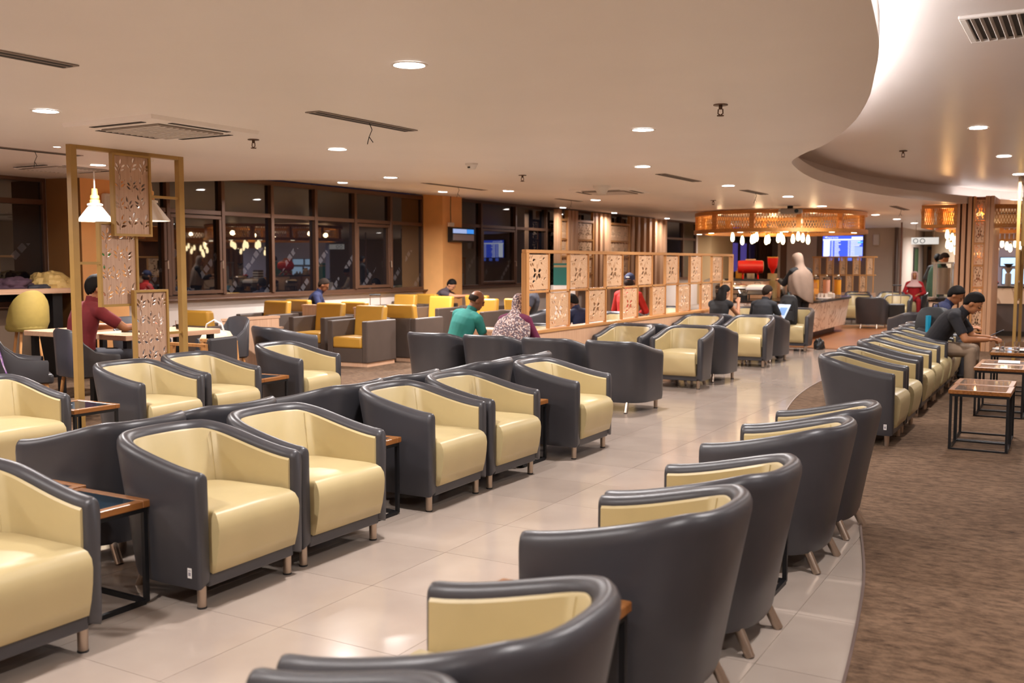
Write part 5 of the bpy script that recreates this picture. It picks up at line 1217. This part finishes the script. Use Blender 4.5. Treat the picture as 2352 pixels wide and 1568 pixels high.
def person(label, x, y, rz, sc=1.0, hip=.53, lean=15, side=0, pitch=15, yaw=0, skin='tan', shirt='333333', sleeve=.5, trousers='3a3a40', hair='short',
           arms=None, legs='sit', vox=.011, scarf=None, cap=None, scarf_drop=.30, face=True, shirt_m=None, z=0.0, heavy=1.0):
    root = thing('person', label, 'person', (x, y, z), math.radians(rz)); root.scale = (sc, sc, sc)
    V = Vector; PR = []          # (kind, region, data)
    B = MB()
    la, sa = math.radians(lean), math.radians(side)
    sp = V((math.sin(sa), math.sin(la)*math.cos(sa), math.cos(la)*math.cos(sa))).normalized(); up = sp
    fwd = V((0, math.cos(la), -math.sin(la))); rt = V((1, 0, 0)); fwd = (fwd - up*fwd.dot(up)).normalized(); rt = fwd.cross(up).normalized()
    H = V((0, 0, hip))
    def cap_(a, b, ra, rb, reg):
        a, b = V(a), V(b); d = (b-a); L = d.length or 1e-4; d /= L; u = d.orthogonal().normalized(); w_ = d.cross(u); rings = []
        for t in (-.999, -.7, -.35, 0): rings.append((a+d*ra*t, ra*math.sqrt(1-t*t)))
        for t in (0, .35, .7, .999): rings.append((b+d*rb*t, rb*math.sqrt(1-t*t)))
        B.loft([[p+(u*math.cos(2*PI*j/12)+w_*math.sin(2*PI*j/12))*r for j in range(12)] for p, r in rings]); PR.append(('c', reg, a, b, ra, rb))
    def ell_(c, r, rot, reg): B.ell(c, r, 16, 10, rot); PR.append(('e', reg, V(c), V(r), rot))
    # torso: elliptical sections along a gently curved spine
    secs = [(-.10, .150, .105, 0), (-.03, .172, .122, -.005), (.08, .165, .118, .0), (.20, .158*heavy, .112*heavy, .008), (.32, .172, .118, .0), (.41, .178, .108, -.012), (.47, .150, .085, -.016), (.515, .075, .06, -.01)]
    rings = []; curve = lambda t: fwd*(-.05*math.sin(PI*max(0, min(1, t/.5))))*(1 if lean > 5 else .3)
    for t, rx, ry, o in secs:
        c = H+up*t+fwd*o+curve(t); rings.append([c+rt*(rx*math.cos(2*PI*j/20))+fwd*(ry*math.sin(2*PI*j/20)) for j in range(20)])
    B.loft(rings)
    for (t, rx, ry, o), (t2, *_r) in zip(secs, secs[1:]): PR.append(('c', 'shirt' if t > -.08 else 'trousers', H+up*t+curve(t), H+up*t2+curve(t2), (rx+ry)/2, (_r[0]+_r[1])/2))
    NK = H+up*.50+curve(.5); SH = H+up*.435+curve(.435)
    # head
    hp, hy = math.radians(pitch), math.radians(yaw)
    Rh = Matrix.Rotation(hy, 3, 'Z') @ Matrix.Rotation(-hp, 3, 'X')
    HC = NK + up*.045 + (Rh @ V((0, .02, .125)))
    cap_(NK-up*.02, HC+Rh @ V((0, -.02, -.05)), .058, .052, 'skin')
    ell_(HC+Rh @ V((0, -.008, .022)), (.074, .094, .098), Rh, 'head'); ell_(HC+Rh @ V((0, .022, -.045)), (.056, .066, .078), Rh, 'head'); ell_(HC+Rh @ V((0, .055, -.088)), (.030, .028, .026), Rh, 'head')
    ell_(HC+Rh @ V((0, .096, -.022)), (.013, .016, .022), Rh, 'head'); ell_(HC+Rh @ V((0, .088, .006)), (.045, .012, .012), Rh, 'head')
    for s in (-1, 1): ell_(HC+Rh @ V((s*.077, -.008, -.015)), (.012, .022, .032), Rh, 'head')
    # arms
    if arms is None: arms = [((-.27, .10, -.26), (-.09, .34, -.30)), ((.27, .10, -.26), (.09, .34, -.30))]
    for s, (e_, h_) in zip((-1, 1), arms):
        S = SH + rt*(s*.172); E = S*0 + V((e_[0], SH.y+e_[1], SH.z+e_[2])); Wd = V((h_[0], SH.y+h_[1], SH.z+h_[2]))
        dU = (E-S); E = S+dU.normalized()*min(dU.length, .29) if dU.length > .29 else E
        dF = (Wd-E); Wd = E+dF.normalized()*min(dF.length, .25)
        cap_(SH+rt*(s*.10)+up*.01, S, .075, .062, 'shirt')
        f = min(1, sleeve/.8) if sleeve < .8 else 1
        M_ = S+(E-S)*min(1, max(.02, sleeve*1.25))
        if sleeve >= .8: cap_(S, E, .056, .046, 'shirt'); Q = E+(Wd-E)*(.85 if sleeve >= 1 else .3); cap_(E, Q, .045, .034, 'shirt'); cap_(Q, Wd, .034, .027, 'skin')
        elif sleeve > .05: cap_(S, M_, .056, .050, 'shirt'); cap_(M_, E, .046, .041, 'skin'); cap_(E, Wd, .041, .027, 'skin')
        else: cap_(S, E, .050, .040, 'skin'); cap_(E, Wd, .040, .027, 'skin')
        d = (Wd-E).normalized(); n = V((0, 0, -1)); n = (n-d*n.dot(d)).normalized() if abs(n.dot(d)) < .95 else V((0, -1, 0)); sd = d.cross(n).normalized()
        if sd.x*s > 0: sd = -sd          # thumb side points inwards
        rotm = Matrix((sd, d, n)).transposed()
        ell_(Wd+d*.045, (.038, .052, .018), rotm, 'skin')
        for q, (o, ln) in enumerate(((.028, .062), (.010, .070), (-.009, .066), (-.027, .052))):
            k0 = Wd+d*.085+sd*o; k1 = k0+(d*.85+n*.45).normalized()*ln*.5; k2 = k1+(d*.35+n*.9).normalized()*ln*.5; cap_(k0-d*.02, k1, .0095, .0088, 'skin'); cap_(k1, k2, .0088, .0075, 'skin')
        t0 = Wd+d*.025+sd*.030; t1 = t0+(d*.7+sd*.6+n*.3).normalized()*.036; cap_(t0, t1, .012, .010, 'skin'); cap_(t1, t1+(d*.9+n*.4).normalized()*.028, .010, .008, 'skin')
    # legs
    for s in (-1, 1):
        if legs == 'sit': hj, kn, an = V((s*.09, .02, hip-.03)), V((s*.13, .43, hip-.03)), V((s*.13, .42, .09))
        elif legs == 'fwd': hj, kn, an = V((s*.09, .02, hip-.03)), V((s*.16, .42, hip-.01)), V((s*.15, .50, .09))
        else: hj, kn, an = V((s*.088, 0, hip-.04)), V((s*.10, .03+.03*s, hip*.54)), V((s*.11, -.02+.05*s, .09))
        cap_(hj, kn, .088, .062, 'trousers'); cap_(kn, kn+(an-kn)*.35, .060, .056, 'trousers'); cap_(kn+(an-kn)*.35, an, .056, .044, 'trousers')
        cap_(an+V((0, -.03, -.045)), an+V((s*.01, .15, -.055)), .040, .034, 'shoe')
    me = voxel_union(B, vox)
    nf = len(me.polygons); C = np.zeros(nf*3); me.polygons.foreach_get('center', C); C = C.reshape(-1, 3)
    best = np.full(nf, 1e9); reg = np.zeros(nf, int); names = ['skin', 'head', 'shirt', 'trousers', 'shoe']
    for p in PR:
        if p[0] == 'c':
            a, b = np.array(p[2]), np.array(p[3]); d = b-a; L2 = max(1e-9, d@d); t = np.clip(((C-a)@d)/L2, 0, 1); D = np.linalg.norm(C-(a+t[:, None]*d), axis=1)-(p[4]+(p[5]-p[4])*t)
        else:
            R_ = np.array(p[4]).T; q = (C-np.array(p[2]))@R_.T; r_ = np.array(p[3]); D = (np.linalg.norm(q/r_, axis=1)-1)*r_.min()
        k = D < best; best[k] = D[k]; reg[k] = names.index(p[1])
    me.materials.clear(); me.materials.append(SKIN[skin]); me.name = 'body'
    body = obj('body', me, root)
    sm = shirt_m or fabric(shirt, shirt)
    obj('shirt', sub_mesh(me, reg == 2, .010, 'shirt', sm), root); obj('trousers', sub_mesh(me, reg == 3, .008, 'trousers', fabric(trousers, trousers)), root); [obj('shoe', sub_mesh(me, (reg == 4) & (C[:, 0]*sg > 0), .006, 'shoe', M_plasblack), root) for sg in (-1, 1)]
    # face
    if face:
        m = MB()
        for s in (-1, 1): m.ell(HC+Rh @ V((s*.031, .083, -.002)), (.011, .007, .006), 8, 6, Rh)
        m.build('eyes', mat('dark eyes', '1a1310', .2), root, smooth=60); m = MB()
        for s in (-1, 1): m.ell(HC+Rh @ V((s*.032, .088, .017)), (.018, .006, .004), 8, 6, Rh)
        m.build('eyebrows', M_hair, root); m = MB(); m.ell(HC+Rh @ V((0, .085, -.062)), (.022, .008, .007), 10, 6, Rh); m.build('mouth', mat('lips', '8a4a40', .5), root, smooth=60)
    st = lambda v: max(0, min(1, v))
    if hair in ('short', 'crop', 'bald', 'long') and not scarf:
        def warp(d):
            line = -.20+.84*max(0, d.y)-1.3*max(0, -d.y)
            k = st((d.z-line)/.16+.5)
            if hair == 'bald': k = st((.36-d.z)/.14+.5)*st((d.z+.52)/.14)*st((.15-d.y)/.2)
            return .68+k*(.32+(.03*mnoise.noise(d*5) if hair == 'short' else 0))
        k = {'short': 1.0, 'crop': .955, 'bald': .945, 'long': 1.02}[hair]; m = MB(); m.ell(HC+Rh @ V((0, -.008, .016)), (.087*k, .109*k, .121*k), 28, 20, Rh, warp)
        if hair == 'long':
            rings = []
            for zz, rx, ry, cy in ((.05, .080, .06, -.055), (-.05, .092, .06, -.065), (-.14, .10, .055, -.075), (-.22, .105, .05, -.08), (-.30, .085, .035, -.075), (-.34, .04, .015, -.07)):
                c = HC+Rh @ V((0, cy*.6, min(0, zz*.0)))+up*zz+fwd*(cy*.55); rings.append([c+rt*(rx*math.cos(2*PI*j/18)*(1+.05*math.sin(j*3)))+fwd*(ry*math.sin(2*PI*j/18)) for j in range(18)])
            m.loft(rings)
        m.build('hair', M_hairb if hair in ('crop', 'bald') else M_hair, root, smooth=70)
    if cap:
        m = MB(); m.ell(HC+Rh @ V((0, -.006, .03)), (.09, .112, .108), 24, 14, Rh, lambda d: 1 if d.z > .05 else .84); m.ell(HC+Rh @ V((0, .13, .035)), (.07, .06, .008), 16, 6, Rh); c_ = m.build('cap', fabric(cap, cap), root, smooth=60)
        m = MB(); m.ell(HC+Rh @ V((0, -.115, .05)), (.035, .006, .008), 10, 6, Rh); m.build('cap_strap', M_plaswhite, c_)
        m = MB(); m.ell(HC+Rh @ V((0, -.03, -.03)), (.082, .085, .07), 16, 10, Rh); m.build('hair', M_hairb, root, smooth=60)
    if scarf:
        n = 28; rings = []
        for zz, rx, ry, cy in ((.128, .01, .01, -.012), (.122, .045, .05, -.012), (.10, .074, .088, -.012), (.06, .090, .108, -.01), (.01, .094, .112, -.008), (-.05, .090, .108, -.002), (-.10, .086, .096, .0)):
            rings.append([HC+Rh @ V((rx*math.cos(2*PI*j/n), cy+ry*math.sin(2*PI*j/n), zz)) for j in range(n)])
        nh = len(rings); D_ = scarf_drop
        for t, rx, ry, cy in ((.505, .105, .11, .0), (.46, .175, .13, .0), (.40, .235, .155, .0), (.40-D_*.35, .26, .172, .01), (.40-D_*.7, .25, .178, -.01), (.40-D_, .215, .175, -.03)):
            c = H+up*t+curve(t)+fwd*cy; rings.append([c+rt*(rx*math.cos(2*PI*j/n)*(1+.06*math.sin(j*2.3+t*5)))+fwd*(ry*math.sin(2*PI*j/n)*(1+.08*math.sin(j*1.9+t*4)))-up*((.16*max(0, math.cos(2*PI*j/n+PI*.30)) if t < .42-D_*.6 and D_ > .35 else 0)) for j in range(n)])
        vs = [v for r in rings for v in r]; fs = []
        for i in range(len(rings)-1):
            for j in range(n):
                k = (j+1) % n; ang = (j+.5)/n*2*PI-PI/2; ang = (ang+PI) % (2*PI)-PI
                if 2 <= i < nh-1 and abs(ang) < (.62 if i in (2, nh-2) else .78): continue
                fs.append((i*n+j, i*n+k, (i+1)*n+k, (i+1)*n+j))
        m = MB(); m.add(vs, fs); o = m.build('headscarf', scarf, root, smooth=80); s_ = o.modifiers.new('thick', 'SOLIDIFY'); s_.thickness = .010; s_.offset = 1
        u_ = o.modifiers.new('sub', 'SUBSURF'); u_.levels = 1; u_.render_levels = 1
    return root

REST = [((-.27, .22, -.20), (-.08, .40, -.22)), ((.27, .22, -.20), (.10, .42, -.22))]
person('man in dark red shirt leaning on the wooden table, seen from behind', -8.68, 6.42, -8, 1.03, hip=.56, lean=15, pitch=10, yaw=-14, shirt='6e1c22', sleeve=.55, trousers='2b2b33', arms=[((-.30, .22, -.20), (-.08, .42, -.17)), ((.30, .24, -.19), (.16, .46, -.16))], vox=.009)
person('man in navy shirt in profile below the dark window', -11.66, 13.28, -58, .95, lean=12, pitch=30, shirt='1c2348', sleeve=.6, hair='crop', skin='brown', trousers='24242a')
person('dark-haired person resting an outstretched arm beside the ochre pillar', -11.58, 16.95, -70, .95, lean=28, pitch=40, yaw=-20, shirt='4a4046', sleeve=.4, skin='fair', arms=[((-.22, .25, -.10), (-.05, .48, -.05)), ((.20, .27, -.07), (.10, .52, -.06))])
person('balding man in teal T-shirt seen from behind, leaning right', -6.22, 9.50, -8, .93, lean=20, side=10, pitch=22, yaw=-38, shirt='1f7068', sleeve=.5, hair='bald', skin='brown', vox=.009)
M_sc1 = pattern_cloth('patterned scarf', ['5a4a52', 'c9bcb8', '8a6a62', 'b59a90'], 70)
person('woman in patterned headscarf and maroon top seen from behind', -5.52, 9.50, -3, .90, lean=20, pitch=25, yaw=12, shirt='5c1238', sleeve=1, skin='brown', scarf=M_sc1, scarf_drop=.32, trousers='2a2228', vox=.010, face=False)
person('man in navy T-shirt looking down behind the carved partition', -5.86, 12.16, 72, .90, hip=.47, lean=22, pitch=38, shirt='1b2140', sleeve=.5, skin='brown', trousers='30303a')
person('person in red shirt and navy cap behind the carved partition', -6.46, 14.95, 5, 1.0, lean=6, pitch=8, shirt='b3241c', sleeve=1, hair='none', cap='1c2240', skin='brown')
person('person slouching in dark clothes behind the partition\'s near end', -8.1, 14.55, 115, .95, lean=-12, pitch=-5, shirt='2b2a33', sleeve=.4, trousers='22242e', skin='tan', legs='fwd')
person('long-haired woman in black sleeveless top seen from behind', -5.0, 15.12, -8, .88, lean=16, pitch=18, yaw=-25, shirt='1b1a1c', sleeve=.02, hair='long', skin='fair', arms=[((-.26, .12, -.24), (-.10, .34, -.20)), ((.24, .22, -.20), (.20, .30, .02))], face=False)
person('man with cropped hair in black T-shirt reading, seen from behind', -4.30, 15.14, -6, .88, lean=10, pitch=18, yaw=-22, shirt='1e1f24', sleeve=.5, hair='crop', skin='fair', trousers='2c2c34', heavy=1.15)
M_sc2 = fabric('taupe scarf', '846e5e', .10, 5)
person('standing woman in long taupe headscarf at the buffet', -4.50, 18.27, 48, .985, hip=.90, lean=4, pitch=18, yaw=30, shirt='19181a', sleeve=1, trousers='1d1c1e', legs='stand', skin='fair', scarf=M_sc2, scarf_drop=.40, arms=[((-.24, .16, -.22), (-.20, .38, -.16)), ((.24, .10, -.26), (.14, .30, -.24))], z=.012)
person('distant woman in red dress and pale pink headscarf facing us', -4.05, 28.75, 187, .95, lean=4, pitch=5, shirt='a5151c', sleeve=1, trousers='8f1219', skin='tan', scarf=fabric('pink scarf', 'd8b0ac', .05, 4), scarf_drop=.06, vox=.014)
person('man in dark green shirt standing bent at the second counter', -2.86, 23.0, -75, 1.0, hip=.95, lean=12, pitch=32, shirt='2c4a38', sleeve=.5, trousers='2c4a38', legs='stand', hair='crop', skin='tan', arms=[((-.25, .16, -.22), (-.12, .36, -.25)), ((.25, .16, -.22), (.14, .36, -.25))])
person('dark-haired person standing far behind the man in green', -3.22, 26.6, 20, .98, hip=.95, lean=2, pitch=8, shirt='3a3a3a', sleeve=1, trousers='2a2a2a', legs='stand', face=False)
PH_ = [((-.22, .16, -.25), (-.05, .42, -.24)), ((.24, .14, -.26), (.06, .40, -.25))]
person('man in black T-shirt and khaki trousers bent over his phone at right', -1.54, 12.48, -92, .99, lean=38, pitch=38, shirt='1c1b20', sleeve=.55, trousers='8f7a66', skin='tan', arms=PH_, vox=.008)
person('man in navy shirt behind the black-shirted man, looking down', -1.76, 13.98, -84, .96, lean=24, pitch=34, yaw=-8, shirt='20274a', sleeve=.6, skin='tan', arms=PH_)
person('staff member in white shirt bending behind the partition\'s far end', -7.2, 21.5, 200, 1.0, hip=.66, lean=26, pitch=45, shirt='e0dcd8', sleeve=1, trousers='222226', skin='tan')
ph = lambda l, x, y, z, rz, col: (lambda r: (MB().box(-.036, .036, -.075, .075, 0, .009).build('case', M_plasblack, r, bevel=.003), MB().box(-.033, .033, -.07, .07, .009, .0098).build('display', emis('phone '+col, col, 1.2), r)))(thing('phone', l, 'phone', (x, y, z), rz))
ph('phone held by the man in red shirt', -8.40, 7.02, .775, .3, '8fa0ff')
r = thing('phone', 'black phone held up by the man bent over at right', 'phone', (-.86, 12.47, .70)); r.rotation_euler = (.0, math.radians(-28), 0); MB().box(-.075, .075, -.036, .036, 0, .009).build('case', M_plasblack, r, bevel=.003); MB().box(-.07, .07, -.033, .033, .009, .0098).build('display', emis('phone dim', (.3, .35, .45), .5), r)
r = thing('magazine', 'pale blue magazine held by the reading man', 'magazine', (-4.10, 15.45, .72), math.radians(-20)); r.rotation_euler = (math.radians(55), 0, math.radians(-25)); MB().box(-.12, .12, -.15, .15, 0, .008).build('pages', mat('pale blue paper', 'b5c8e0', .5), r); MB().box(-.05, .09, -.05, .09, .008, .009).build('printed_block', mat('blue print', '6f93c4', .5), r)
